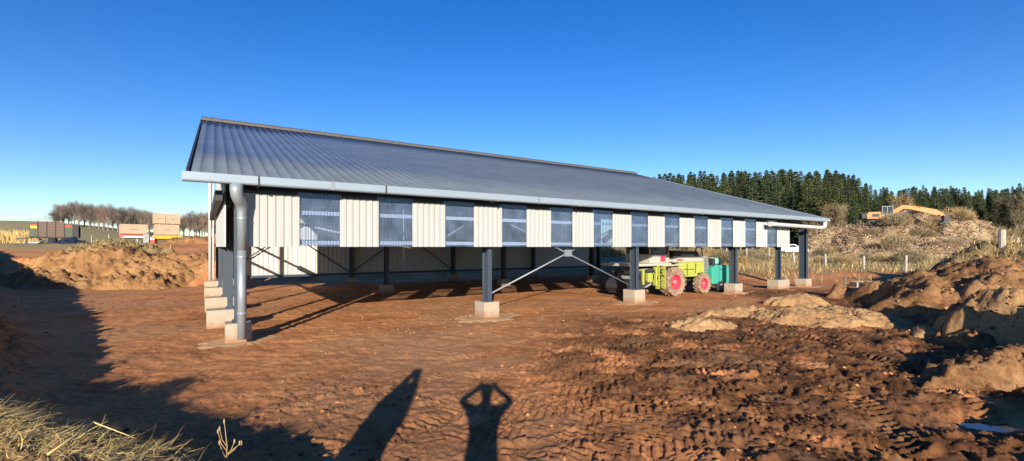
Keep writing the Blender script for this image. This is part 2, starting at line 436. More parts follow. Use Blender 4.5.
def tag(o, label=None, cat=None, group=None, kind=None):
    for k, v in (('label', label), ('category', cat), ('group', group), ('kind', kind)):
        if v: o[k] = v
    return o
def thing(name, label, cat, loc=(0, 0, 0), rz=0, group=None):
    o = bpy.data.objects.new(name, None); COL.objects.link(o); o.location = loc; o.rotation_euler = (0, 0, rz); o.empty_display_size = .2
    return tag(o, label, cat, group)
def dup(root, loc, rz=0, sc=1, label=None, group=None):
    r = root.copy(); COL.objects.link(r); r.location = loc; r.rotation_euler = (0, 0, rz); r.scale = (sc,) * 3 if not isinstance(sc, tuple) else sc
    if label: r['label'] = label
    if group: r['group'] = group
    for ch in list(root.children):
        c = ch.copy(); COL.objects.link(c); c.parent = r
        for g in ch.children:
            d = g.copy(); COL.objects.link(d); d.parent = c
    return r

# ------------------------------------------------------------------ ground sheet
def make_ground():
    r = [.0]; x = .35
    while x < 3.3: r.append(x); x *= 1.05
    while x < 19: r.append(x); x *= 1.0045
    while x < 62: r.append(x); x *= 1.0085
    while x < 2600: r.append(x); x *= 1.045
    r = np.array(r[1:])
    a = np.concatenate([np.linspace(-52, 52, 1060), np.linspace(52, 308, 130)[1:-1]])
    A = np.radians(a)
    RR, AA = np.meshgrid(r, A, indexing='ij')
    X = RR * np.sin(AA); Y = RR * np.cos(AA)
    Z = H(X.ravel(), Y.ravel()).reshape(X.shape)
    nr, na = X.shape
    V = np.stack([X.ravel(), Y.ravel(), Z.ravel()], 1)
    V = np.vstack([V, [[0, 0, hz(0, 0)]]])
    i = np.arange(nr - 1)[:, None] * na; k = np.arange(na)[None, :]; k2 = (k + 1) % na
    q = np.stack([i + k, i + k2, i + na + k2, i + na + k], -1).reshape(-1, 4)[:, ::-1]
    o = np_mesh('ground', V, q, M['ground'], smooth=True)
    # soil cover per vertex: R grass, G moist churned mud plus painted hollow shade, B pale dust
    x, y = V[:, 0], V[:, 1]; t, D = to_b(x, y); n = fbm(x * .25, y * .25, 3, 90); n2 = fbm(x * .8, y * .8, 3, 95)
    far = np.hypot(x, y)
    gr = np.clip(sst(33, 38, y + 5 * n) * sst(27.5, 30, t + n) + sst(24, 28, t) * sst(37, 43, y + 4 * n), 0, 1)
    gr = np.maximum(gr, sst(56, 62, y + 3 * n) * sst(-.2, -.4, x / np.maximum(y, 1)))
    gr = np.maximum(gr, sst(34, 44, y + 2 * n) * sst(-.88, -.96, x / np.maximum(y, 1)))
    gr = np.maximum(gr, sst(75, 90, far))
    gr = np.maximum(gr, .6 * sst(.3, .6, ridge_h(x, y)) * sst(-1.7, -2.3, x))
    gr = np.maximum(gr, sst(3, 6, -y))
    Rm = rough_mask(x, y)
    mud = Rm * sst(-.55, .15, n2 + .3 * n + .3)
    mud = np.maximum(mud, .75 * (1 - sst(.35, .9, np.hypot((x - 10) / 5.2, (y - 10.5) / 5))) * sst(-.5, .2, n2 + .2))  # ground darkened round the right hollows to imitate their shade
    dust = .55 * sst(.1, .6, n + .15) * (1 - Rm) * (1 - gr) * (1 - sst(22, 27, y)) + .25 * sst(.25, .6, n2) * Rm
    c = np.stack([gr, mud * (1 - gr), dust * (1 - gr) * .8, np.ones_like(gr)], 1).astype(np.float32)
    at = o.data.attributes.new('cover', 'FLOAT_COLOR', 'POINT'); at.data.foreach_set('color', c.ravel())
    return tag(o, 'churned red brown earth of the building site with tyre tracks', 'ground', None, 'structure')
ground = make_ground()

# ------------------------------------------------------------------ earth heaps
HEAPS = []
def heap_height(hp, x, y):
    cx, cy, rx, ry, h, rot, seed, rough, fr, pw = hp
    c, s = math.cos(rot), math.sin(rot)
    u = ((x - cx) * c + (y - cy) * s) / rx; v = (-(x - cx) * s + (y - cy) * c) / ry
    r = np.hypot(u, v) * (1 + .28 * fbm(u * 1.3 + seed, v * 1.3, 3, seed))
    p = np.clip(1 - r, -.4, 1)
    body = np.where(p > 0, np.power(np.maximum(p, 0), pw), p * .8)
    body = np.where(p > 0, np.sin(np.clip(body, 0, 1) * np.pi / 2) , body)
    k = sst(-.02, .22, p)
    wx = x + .1 * fbm(x * 2, y * 2, 2, seed); wy = y + .1 * fbm(x * 2 + 7, y * 2, 2, seed)
    cl = .55 * rough * (clods(wx * 1.7, wy * 1.7, seed + 20, .6) + .8 * clods(wx * 3.7, wy * 3.7, seed + 30, .7) + .5 * clods(wx * 7, wy * 7, seed + 40, .7))
    return h * body + k * cl * (1.0 if rough > .1 else .9) + k * rough * (billow(x * fr, y * fr, 5, seed + 3, .6) - .38) + k * h * .22 * fbm(x * .6, y * .6, 2, seed + 9), p
def heap(name, label, cat, cx, cy, rx, ry, h, rot=0, seed=1, rough=.15, fr=1.4, pw=.8, m='soil', n=110, group=None):
    hp = (cx, cy, rx, ry, h, rot, seed, rough, fr, pw); HEAPS.append(hp)
    s = np.linspace(-1.35, 1.35, n); nb = max(30, int(n * min(1.0, max(.35, ry / rx)))); s2 = np.linspace(-1.35, 1.35, nb)
    U, W = np.meshgrid(s, s2, indexing='ij'); c, sn = math.cos(rot), math.sin(rot)
    X = cx + U * rx * c - W * ry * sn; Y = cy + U * rx * sn + W * ry * c
    x, y = X.ravel(), Y.ravel()
    hh, p = heap_height(hp, x, y)
    z = base_h(x, y) + hh - .03
    i = np.arange(n - 1)[:, None] * nb; k = np.arange(nb - 1)[None, :]
    q = np.stack([i + k, i + nb + k, i + nb + k + 1, i + k + 1], -1).reshape(-1, 4)
    q = q[(p[q] > -.16).any(1)]
    used = np.unique(q); mp = np.zeros(len(x), int); mp[used] = np.arange(len(used))
    o0 = np.array([cx, cy, float(base_h(np.array([cx]), np.array([cy]))[0])])
    V = np.stack([x, y, z], 1)[used] - o0
    o = np_mesh(name, V, mp[q], M[m], smooth=True); o.location = o0
    return tag(o, label, cat, group)
def top(x, y):
    x = np.atleast_1d(np.asarray(x, float)); y = np.atleast_1d(np.asarray(y, float))
    z = H(x, y)
    for hp in HEAPS:
        hh, p = heap_height(hp, x, y); z = np.maximum(z, np.where(p > 0, base_h(x, y) + hh - .03, -9))
    return z
def tz(x, y): return float(top(x, y)[0])

EM = 'earth mound'
# left spoil bank
heap('earth_mound', 'wide ochre spoil mound below the green trailer', EM, -25.4, 27.6, 4.6, 3.0, .8, .1, 3, .40, 1.5, .75, 'bank_soil', 150)
heap('earth_mound', 'ragged brown mound with dead grass below the red trailer', EM, -28.4, 33.5, 3.3, 2.6, .95, -.2, 8, .42, 1.3, .7, 'grassy_soil', 130)
heap('earth_mound', 'steep ochre lump in front of the grassy spoil mound', EM, -20.7, 26.4, 2.2, 1.6, .6, .3, 14, .35, 1.6, .7, 'bank_soil', 90)
heap('earth_mound', 'long ochre cut bank beside the rear corner of the barn', EM, -20.2, 29.6, 3.4, 2.0, .2, .05, 21, .35, 1.6, .55, 'bank_soil', 110)
heap('earth_mound', 'low stony spoil beside the yellow trailer', EM, -30.5, 46, 4, 2.2, .55, .1, 27, .3, 1.0, .8, 'soil', 80)
# right mounds
heap('earth_mound', 'broad tan mound with a dark side below the wire fence', EM, 17.8, 17.4, 5.2, 3.8, 1.55, .25, 33, .24, 1.5, .8, 'soil', 190)
heap('earth_mound', 'dark grassy bank carrying the thick fence post', EM, 28.8, 25.6, 6.5, 4.5, 2.3, .3, 38, .35, .9, .7, 'grassy_soil', 110)
heap('earth_mound', 'lumpy mid brown mound between the two dark hollows', EM, 12.8, 12.4, 2.2, 1.1, 1.0, .45, 41, .20, 2.2, .85, 'soil', 150)
heap('earth_mound', 'tan ridge on the right of the larger dark hollow', EM, 12.3, 10.6, 1.9, 2.5, 1.25, -.2, 47, .20, 2.0, .85, 'tan_soil', 150)
heap('earth_mound', 'low crumbly tan ridge behind the puddle', EM, 8.5, 8.0, 1.9, .65, .42, .25, 52, .15, 3, .8, 'soil', 150)
heap('earth_mound', 'brown ridge in front of the smaller dark hollow', EM, 11.3, 11.2, 1.5, .7, .45, .5, 56, .15, 2.6, .8, 'soil', 130)
# pale sandy heaps
SH = 'soil heap'
heap('sandy_heap', 'small smooth pale sandy heap nearest the tyre tracks', SH, 5.45, 13.1, .95, .62, .36, .1, 61, .08, 3, .9, 'tan_soil', 90)
heap('sandy_heap', 'flat pale sandy heap behind the small smooth one', SH, 7.6, 15.3, 1.25, .7, .30, .15, 66, .10, 3, .85, 'tan_soil', 90)
heap('sandy_heap', 'pointed pale heap in front of the barn end post', SH, 11.2, 18.2, 1.35, .8, .45, .1, 71, .07, 3, .9, 'tan_soil', 90)
heap('sandy_heap', 'long broken pale heap with a dark cut through it', SH, 9.0, 14.0, 1.8, .9, .36, -.35, 75, .11, 2.0, .85, 'tan_soil', 140)
heap('sandy_heap', 'long pale spread of soil sloping toward the dark hollow', SH, 10.5, 14.6, 1.1, 1.7, .40, .3, 79, .10, 2.4, .85, 'tan_soil', 130)

# slash heap with the excavator
heap('brushwood_heap', 'pale flat topped heap of forestry brushwood under the orange excavator', 'brushwood', 46.5, 60.5, 8.0, 6.0, 3.2, .05, 84, .5, .5, .5, 'slash', 130)
heap('brushwood_heap', 'tall pale heap of forestry brushwood reached by the excavator bucket', 'brushwood', 56.3, 62, 9.0, 6.0, 4.6, .05, 87, .6, .5, .7, 'slash', 130)
heap('brushwood_heap', 'low front fold of brushwood along the fence', 'brushwood', 51, 54.5, 12, 3.2, 1.2, .12, 91, .4, .6, .7, 'slash', 110)
heap('brushwood_heap', 'grey stack of branches beside the white car', 'brushwood', 47.5, 70, 3.0, 1.6, 2.3, .1, 95, .5, .8, .6, 'slash', 60)

# ------------------------------------------------------------------ scatter meshes
ICO = None
def ico():
    global ICO
    if ICO is None:
        bm = bmesh.new(); bmesh.ops.create_icosphere(bm, subdivisions=1, radius=1)
        ICO = (np.array([v.co[:] for v in bm.verts]), np.array([[v.index for v in f.verts] for f in bm.faces])); bm.free()
    return ICO
def lumps(name, pts, sizes, mats, mi, label, cat, squash=.7, seed=1, kind='stuff'):
    v0, f0 = ico(); g = np.random.default_rng(seed); n = len(pts); nv = len(v0)
    a = g.uniform(0, 2 * np.pi, n)
    V = v0[None] * g.uniform(.65, 1.25, (n, nv, 1)) * g.uniform(.7, 1.3, (n, 1, 3)) * sizes[:, None, None]
    V[:, :, 2] *= squash
    x = V[:, :, 0] * np.cos(a)[:, None] - V[:, :, 1] * np.sin(a)[:, None]; y = V[:, :, 0] * np.sin(a)[:, None] + V[:, :, 1] * np.cos(a)[:, None]
    V[:, :, 0] = x; V[:, :, 1] = y
    V += pts[:, None, :]
    Fc = (f0[None] + (np.arange(n) * nv)[:, None, None]).reshape(-1, 3)
    o = np_mesh(name, V.reshape(-1, 3), Fc, mats, mi=np.repeat(mi, len(f0)))
    return tag(o, label, cat, None, kind)

def sector(n, y0, y1, g, lo=-1.15, hi=1.15, pw=1.0):
    y = y0 * (y1 / y0) ** g.uniform(0, 1, n) ** pw; x = y * g.uniform(lo, hi, n); return x, y
g = np.random.default_rng(3)
x, y = sector(60000, 4, 27, g)
dens = .03 + .97 * rough_mask(x, y) * sst(-.2, .4, fbm(x * .7, y * .7, 3, 120) + .15)
dens *= np.where((ridge_h(x, y) > .3), .5, 1)
k = g.uniform(0, 1, len(x)) < dens * .34
x, y = x[k], y[k]; sz = (.006 + .034 * g.uniform(0, 1, len(x)) ** 3.5) * (.9 + .03 * np.hypot(x, y))
z = top(x, y)
lumps('earth_clods', np.stack([x, y, z - sz * .1], 1), sz, [M['mud_clod'], M['ground']], g.choice([0, 0, 0, 1], len(x)), 'loose clods of red brown earth scattered over the churned mud', 'earth clods', .7, 4)
# clods on mounds
x, y = sector(26000, 7, 34, g, -1.12, 1.12)
zz = top(x, y); hb = H(x, y, False); k = (zz - hb > .18) & (g.uniform(0, 1, len(x)) < .3); x, y, zz = x[k], y[k], zz[k]
sz = (.010 + .06 * g.uniform(0, 1, len(x)) ** 3) * (.6 + .025 * np.hypot(x, y))
lumps('mound_clods', np.stack([x, y, zz + sz * .15], 1), sz, [M['soil'], M['tan_soil'], M['bank_soil']], np.where(x < 0, 2, g.choice([0, 0, 1], len(x))), 'lumps of loose earth lying on the spoil mounds', 'earth clods', .75, 6)
# pale stone chips by the barn
t_ = g.uniform(1, 11, 260); D_ = g.normal(.3, 1.5, 260); xs, ys = bw(t_, D_)
lumps('stone_chips', np.stack([xs, ys, H(xs, ys) + .004], 1), .012 + .04 * g.uniform(0, 1, 260) ** 2.5, [M['tan_soil']], np.zeros(260, int), 'pale stone chips trodden into the earth under the barn front', 'stones', .5, 8)

def sticks(name, pts, mats, label, cat, seed, lmin, lmax, r0, tilt=.5, parent=None, flat=None):
    g = np.random.default_rng(seed); n = len(pts)
    a = g.uniform(0, 2 * np.pi, n); e = g.normal(.15, tilt, n); L = g.uniform(lmin, lmax, n)
    d = np.stack([np.cos(a) * np.cos(e), np.sin(a) * np.cos(e), np.sin(e)], 1)
    u = np.cross(d, [0, 0, 1.]); u /= np.linalg.norm(u, axis=1)[:, None] + 1e-9; w = np.cross(u, d)
    r = (r0 * g.uniform(.5, 1.6, n))[:, None]
    P0 = pts - d * L[:, None] * .4; P1 = pts + d * L[:, None] * .6
    tri = [(0, 1), (-.87, -.5), (.87, -.5)]
    V = np.stack([P0 + r * (c * u + s * w) for c, s in tri] + [P1 + .6 * r * (c * u + s * w) for c, s in tri], 1)
    f = np.array([(0, 1, 4, 3), (1, 2, 5, 4), (2, 0, 3, 5)])
    Fc = (f[None] + (np.arange(n) * 6)[:, None, None]).reshape(-1, 4)
    o = np_mesh(name, V.reshape(-1, 3), Fc, mats, parent=parent, mi=np.repeat(g.integers(0, len(mats), n), 3))
    return tag(o, label, cat, None, 'stuff')
M['chip'] = mat('split_pale_wood', (.44, .325, .20), .85); M['chip2'] = mat('grey_brown_stick', (.24, .17, .11), .9); M['chip3'] = mat('orange_bark', (.40, .21, .10), .9)
x = g.uniform(36, 72, 34000); y = g.uniform(50, 71, 34000); z = top(x, y); k = z - H(x, y, False) > .25
sticks('forestry_slash', np.stack([x, y, z + .05], 1)[k], [M['chip'], M['chip'], M['chip2'], M['chip2'], M['chip3']], 'splintered branches and bark covering the forestry heap', 'slash', 5, .3, 1.1, .04)

# ------------------------------------------------------------------ barn
LAB = 'long open fronted barn with slate grey roof and cream striped cladding'
barn = thing('barn', LAB, 'barn', (CX, CY, 0), BA)
E_OV, Z_E, Z_R, D_R, D_B, T_L, T_R = .55, 3.905, 8.32, 13.7, 16.3, -.95, 28.95
SL = (Z_R - Z_E) / (D_R + E_OV)
def roof_z(D): return Z_E + (D + E_OV) * SL if D <= D_R else Z_R - (D - D_R) * SL
def roof_slope(name, D0, D1, flip=False):
    pitch = .27; prof = [(0, 0), (.195, 0), (.21, .026), (.245, .026)]
    ts = []; n = int((T_R - T_L) / pitch)
    for i in range(n):
        for a, b in prof: ts.append((T_L + i * pitch + a, b))
    ts.append((T_R, 0))
    rows = np.linspace(0, 1, 5)
    V = []
    for q in rows:
        D = D0 + (D1 - D0) * q
        sh = .25 * (D + E_OV) / (D_R + E_OV) if D <= D_R else .25
        for t, b in ts:
            tt = t + sh * (1 - (t - T_L) / (T_R - T_L)) 
            V.append((tt, D, roof_z(D) + b))
    m = len(ts); nn = len(V)
    V = V + [(a, b, roof_z(b) - .07) for a, b, c in V]
    Fc = []
    for r in range(4):
        for k in range(m - 1):
            a = r * m + k
            Fc.append((a, a + 1, a + m + 1, a + m)); Fc.append((nn + a + m, nn + a + m + 1, nn + a + 1, nn + a))
    for k in range(m - 1):
        Fc.append((k, nn + k, nn + k + 1, k + 1)); e = 4 * m + k; Fc.append((e, e + 1, nn + e + 1, nn + e))
    for r in range(4):
        a = r * m; Fc.append((a, a + m, nn + a + m, nn + a)); a = r * m + m - 1; Fc.append((a, nn + a, nn + a + m, a + m))
    return np_mesh(name, V, Fc, M['roof'], barn)
roof_slope('roof', -E_OV, D_R)
roof_slope('roof', D_R + .001, D_B + .9)
# ridge vent
b = MB(); tl = T_L + .24
b.prism([(D_R - .42, Z_R - .10), (D_R - .40, Z_R + .02), (D_R - .05, Z_R + .15), (D_R + .05, Z_R + .15), (D_R + .40, Z_R + .02), (D_R + .42, Z_R - .10)], tl, T_R + .02, axis='x')
for i in range(62): b.box(tl + .3 + i * .46, tl + .36 + i * .46, D_R - .425, D_R - .38, Z_R - .08, Z_R + .05)
b.build('ridge_vent', M['ridge'], barn)
# verge flashings
for sgn, tt in ((-1, T_L), (1, T_R)):
    b = MB()
    for D0, D1 in ((-E_OV, D_R), (D_R, D_B + .9)):
        q = [(tt + (.25 * (min(D, D_R) + E_OV) / (D_R + E_OV) if sgn < 0 else 0), D, roof_z(D)) for D in (D0, D1)]
        v = []
        for (t, D, z) in q: v += [(t + sgn * .02, D, z - .12), (t - sgn * .03, D, z - .12), (t - sgn * .03, D, z + .045), (t + sgn * .02, D, z + .045)]
        b.add(v, [(0, 1, 2, 3), (7, 6, 5, 4), (0, 4, 5, 1), (1, 5, 6, 2), (2, 6, 7, 3), (3, 7, 4, 0)])
    b.build('verge_flashing', M['dark'] if sgn < 0 else M['gutter'], barn)
# gutter: open box profile
gd0, gd1, gz0, gz1 = -E_OV - .19, -E_OV + .02, 3.705, 3.905
b = MB()
pr = [(gd1, gz1 - .03), (gd1, gz0), (gd0 + .02, gz0), (gd0, gz0 + .03), (gd0, gz1), (gd0 + .025, gz1), (gd0 + .025, gz0 + .04), (gd1 - .02, gz0 + .02), (gd1 - .02, gz1 - .03)]
b.prism(pr, T_L - .08, T_R + .12, axis='x')
gut = b.build('gutter', M['gutter'], barn)
for i, t in enumerate([.42, 3.4, 6.9, 10.2, 13.8, 17.2, 20.7, 24.2, 27.4]):
    b = MB(); b.box(t - .018, t + .018, gd0 - .012, gd0 - .002, gz0 - .015, gz1 + .012); b.box(t - .018, t + .018, gd0 - .012, gd1 + .3, gz0 - .022, gz0 - .006)
    b.build('bracket', M['dark'] if i in (0, 1) else M['grey'], gut)
for i, t in enumerate([2.0, 8.4, 15.0, 22.3]):
    b = MB(); b.prism([(gd0 - .006, gz0 - .004), (gd0 - .006, gz1 + .004), (gd0 - .002, gz1 + .004), (gd0 - .002, gz0 - .004)], t, t + .09, axis='x'); b.build('joint_sleeve', M['galv'], gut)
# cladding
CB = 2.285
def corr(name, t0, t1, z0, z1, D, m, pitch=.172, dep=.022, th=.008, parent=barn, fmin=None):
    n = max(2, round((t1 - t0) / pitch)); p = (t1 - t0) / n; us = []
    for i in range(n):
        us += [(t0 + i * p, 0), (t0 + i * p + p * .30, 0), (t0 + i * p + p * .42, 1), (t0 + i * p + p * .88, 1)]
    us.append((t1, 0))
    pts = [(t, D - d * dep) for t, d in us]; back = [(t, y + th) for t, y in pts][::-1]
    b = MB(); poly = pts + back; k = len(poly)
    b.v = [(x, y, z0) for x, y in poly] + [(x, y, z1) for x, y in poly]
    b.f = [(i, (i + 1) % k, (i + 1) % k + k, i + k) for i in range(k)]
    h = len(pts)
    for i in range(h - 1):
        b.f.append((i + 1, i, k - 1 - i, k - 2 - i)); b.f.append((k + i, k + i + 1, 2 * k - 2 - i, 2 * k - 1 - i))
    b.mi = [0] * len(b.f)
    return b.build(name, m, parent)
s2t = lambda s: (s + .69) * 2
edges = [(.13, s2t(0))] + [(s2t(i) + .965, s2t(i + 1)) for i in range(11)] + [(s2t(11) + .965, s2t(12.12))]
for a, c in edges: corr('cladding_panel', a, c, CB, 3.56, -.20, M['cream'])
for i in range(12): corr('clear_panel', s2t(i) - .05, s2t(i) + 1.015, CB + .01, 3.66, -.145, M['clear'], .075, .018, .004)
for z in (2.39, 3.15, 3.60):
    b = MB(); b.prism([(0, z - .05), (.01, z - .05), (.01, z + .04), (.075, z + .04), (.075, z + .05), (0, z + .05)], .1, 25.5, axis='x'); b.v = [(x_, y_ - .11, z_) for x_, y_, z_ in b.v]; b.build('rail', M['white'] if z < 3.5 else M['steel'], barn)
b = MB(); b.prism([(.38, 3.38), (.50, 3.38), (.50, 3.96), (.38, 3.92)], -.1, 27.8, axis='x'); b.build('eave_beam', M['steel'], barn)
# timber purlin ends under the roof edge
for i in range(36):
    t = .3 + i * .76
    b = MB(); b.add([(t, -.50, 3.80), (t + .07, -.50, 3.80), (t + .07, .2, 3.80 + .70 * SL), (t, .2, 3.80 + .70 * SL), (t, -.50, 3.70), (t + .07, -.50, 3.70), (t + .07, .2, 3.64 + .70 * SL), (t, .2, 3.64 + .70 * SL)],
        [(0, 1, 2, 3), (7, 6, 5, 4), (0, 4, 5, 1), (1, 5, 6, 2), (2, 6, 7, 3), (3, 7, 4, 0)]); b.build('eave_rafter', M['timber'], barn)
# columns with footings and screed
def column(t, D, ztop, fw=.58, fd=.58, fh=.55, pad=0, prof=(.16, .34), m='steel', ft=0):
    X, Y = bw(t, D); g0 = float(base_h(np.array([X]), np.array([Y]))[0])
    w, d = prof
    b = MB(); b.box(t - w / 2, t + w / 2, D - d / 2, D - d / 2 + .02, g0 + fh, ztop); b.box(t - w / 2, t + w / 2, D + d / 2 - .02, D + d / 2, g0 + fh, ztop)
    b.box(t - .008, t + .008, D - d / 2 + .02, D + d / 2 - .02, g0 + fh, ztop)
    c = b.build('column', M[m], barn)
    b = MB(); b.box(t - w / 2 - .05, t + w / 2 + .05, D - d / 2 - .05, D + d / 2 + .05, g0 + fh, g0 + fh + .025)
    for sx in (-1, 1):
        for sy in (-1, 1): b.tube([(t + sx * (w / 2 + .02), D + sy * (d / 2 - .06), g0 + fh + .02), (t + sx * (w / 2 + .02), D + sy * (d / 2 - .06), g0 + fh + .07)], .014, 6)
    b.build('base_plate', M['steel'], c)
    b = MB(); b.box(t - fw / 2 + ft, t + fw / 2 + ft, D - fd / 2, D + fd / 2, g0 - .3, g0 + fh); b.build('footing', M['concrete'], c, bevel=.012)
    if pad:
        gg = random.Random(int(t * 10 + D * 7)); n = 48; ang = [2 * math.pi * i / n for i in range(n)]
        pts = [(t + ft + math.cos(a) * pad * (1 + .28 * math.sin(2 * a + t) + .14 * math.sin(5 * a + 2 * t) + gg.uniform(-.12, .12)), D - .05 + math.sin(a) * pad * .9 * (1 + gg.uniform(-.10, .10))) for a in ang]
        v = []
        for z, k in ((-.06, 1.06), (-.010, 1.0), (.006, .82)):
            for (a, c2) in pts:
                q = (t + ft + (a - t - ft) * k, D + (c2 - D) * k); X, Y = bw(*q); v.append((q[0], q[1], float(H(np.array([X]), np.array([Y]))[0]) + z + .012))
        b = MB(); b.add(v, [(r * n + i, r * n + (i + 1) % n, (r + 1) * n + (i + 1) % n, (r + 1) * n + i) for r in (0, 1) for i in range(n)] + [tuple(range(2 * n, 3 * n))]); b.build('screed_pad', M['screed'], c)
    return c
FT = [0, 6.93, 13.8, 20.66, 27.55]
column(.06, .20, 3.42, .55, .55, .46, .75)
column(7.05, .20, 3.42, .56, .62, .52, 1.0); column(13.98, .20, 3.42, .62, .62, .55, .85); column(21.02, .20, 3.42, .62, .6, .5, .6)
column(25.26, .20, 3.42, 1.15, .6, .5, 0, (.14, .26)); column(28.0, .20, 3.55, .62, .62, .46, .9, (.18, .42))
for D, fw in ((2.65, .9), (6.5, .95), (11.6, .95), (D_B, .9)): column(0, D, roof_z(D) - .3, fw, .6, .50, 0, (.14, .19), ft=-.12)
for t in FT[1:]:
    for D in (9.8, D_B): column(t, D, roof_z(D) - .3, .56, .56, .42)
# rafters and purlins
for t in FT:
    for D0, D1 in ((.05, D_R), (D_R, D_B)):
        z0, z1 = roof_z(D0) - .12, roof_z(D1) - .12
        b = MB(); v = []
        for dt in (-.07, .07): v += [(t + dt, D0, z0), (t + dt, D1, z1), (t + dt, D1, z1 - .26), (t + dt, D0, z0 - .26)]
        b.add(v, [(0, 1, 2, 3), (7, 6, 5, 4), (0, 4, 5, 1), (1, 5, 6, 2), (2, 6, 7, 3), (3, 7, 4, 0)]); b.build('rafter', M['steel'], barn)
for D in (1.6, 3.2, 4.8, 6.4, 8, 9.6, 11.2, 12.8, 14.6):
    z = roof_z(D) - .075; b = MB(); b.box(-.4, 28, D - .04, D + .04, z - .16 - .02, z - .02); b.build('purlin', M['timber'], barn)
# rear wall: sheets over girts
for i in range(8): corr('rear_sheet', i * 3.45 + .01, (i + 1) * 3.45 - .01, .60, roof_z(D_B) - .15, D_B + .30, M['white'], .25, .04)
b = MB(); b.box(0, 27.6, D_B + .16, D_B + .25, .58, .70); b.box(0, 27.6, D_B + .16, D_B + .25, 2.6, 2.7); b.build('rail', M['steel'], barn)
# gable sheets on the left, cut to the roof line
for i in [0, 1, 2, 3, 4, 5, 10, 11]:
    D0, D1 = .08 + i * 1.36, .08 + (i + 1) * 1.36 - .01
    b = MB(); k = 8; p = (D1 - D0) / k; us = []
    for j in range(k): us += [(D0 + j * p, 0), (D0 + j * p + p * .3, 0), (D0 + j * p + p * .42, 1), (D0 + j * p + p * .88, 1)]
    us.append((D1, 0)); z0 = CB if i < 10 else .75
    for D, d in us:
        for x, z in ((-.20 - .034 * d, z0), (-.20 - .034 * d, roof_z(D) - .14), (-.19 - .034 * d, z0), (-.19 - .034 * d, roof_z(D) - .14)): b.v.append((x, D, z))
    for j in range(len(us) - 1):
        a = 4 * j; b.f += [(a, a + 1, a + 5, a + 4), (a + 2, a + 6, a + 7, a + 3), (a, a + 4, a + 6, a + 2), (a + 1, a + 3, a + 7, a + 5)]
    b.mi = [0] * len(b.f); b.build('gable_sheet', M['cream'], barn)
b = MB(); b.box(-.42, -.27, -.1, 9.6, 3.36, 3.60); b.build('gable_beam', M['dark'], barn)
b = MB(); b.box(-.16, -.08, .3, 16, 2.30, 2.42); b.box(-.16, -.08, .3, 16, 3.3, 3.4); b.build('rail', M['steel'], barn)
b = MB(); b.tube([(-.32, D_B + .42, .35), (-.32, D_B + .42, 7)], .075, 10); b.build('downpipe', M['white'], barn, True)
# X bracing
def xbrace(t0, t1, D, z0, z1, m, r):
    A, B_, C_, D_ = (t0, D, z0), (t1, D, z1), (t0, D + .03, z1), (t1, D + .03, z0)
    b = MB(); b.tube([A, B_], r, 8); b.build('brace', m, barn, True); b = MB(); b.tube([C_, D_], r, 8); b.build('brace', m, barn, True)
    mx, mz = (t0 + t1) / 2, (z0 + z1) / 2; b = MB(); b.box(mx - .17, mx + .17, D - .055, D - .035, mz - .12, mz + .12)
    for sx in (-1, 1):
        for sz in (-1, 1): b.tube([(mx + sx * .12, D - .075, mz + sz * .07), (mx + sx * .12, D - .05, mz + sz * .07)], .02, 6)
    b.build('gusset_plate', m, barn)
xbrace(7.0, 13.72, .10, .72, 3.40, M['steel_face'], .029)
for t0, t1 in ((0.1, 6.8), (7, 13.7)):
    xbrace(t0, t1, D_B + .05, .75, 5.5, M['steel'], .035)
b = MB(); b.tube([(1.2, .6, 2.95), (4.6, .6, 2.25)], .03, 8); b.build('brace', M['white'], barn, True)
for t0, t1, z0, z1 in ((5.2, 6.9, 2.35, 3.3), (14, 15.8, 3.3, 2.4), (18.9, 20.6, 2.35, 3.3), (22.2, 24.6, 2.35, 3.3)):
    b = MB(); b.tube([(t0, .35, z0), (t1, .35, z1)], .032, 8); b.build('brace', M['steel_face'], barn, True)
# front downpipe with swan neck
b = MB(); px_, py_ = .10, -.42
neck = [(-.02, -.64, 3.70), (-.02, -.64, 3.56), (-.01, -.63, 3.46), (.02, -.59, 3.38), (.05, -.53, 3.33), (.08, -.48, 3.27), (.10, -.44, 3.18), (px_, py_, 3.05), (px_, py_, 2.2)]
b.tube(neck, [.135, .135, .13, .128, .125, .118, .11, .1, .095], 16); b.tube([(px_, py_, 2.2), (px_, py_, .14)], .092, 16)
dp = b.build('downpipe', M['galv'], barn, True)
for z in (.75, 2.05, 2.95):
    b = MB(); b.lathe([(.098, -.02), (.108, -.02), (.108, .02), (.098, .02)], px_, py_, z, 'z', 16); b.box(px_ - .015, px_ + .015, py_, -.1, z - .012, z + .012); b.build('clip', M['galv'], dp)
# white pipe slung level under the gutter at the right end
b = MB(); b.tube([(22.9, -.62, 3.42), (23.0, -.62, 3.42), (28.2, -.62, 3.36), (28.5, -.62, 3.38), (28.66, -.62, 3.46), (28.68, -.63, 3.58), (28.66, -.64, 3.70)], [.105, .10, .10, .105, .115, .115, .11], 14)
sp = b.build('overflow_pipe', M['white'], barn, True)
b = MB(); b.lathe([(.11, 0), (.125, 0), (.125, .12), (.11, .12)], 22.86, -.62, 3.42, 'x', 16); b.build('socket', M['white'], sp)
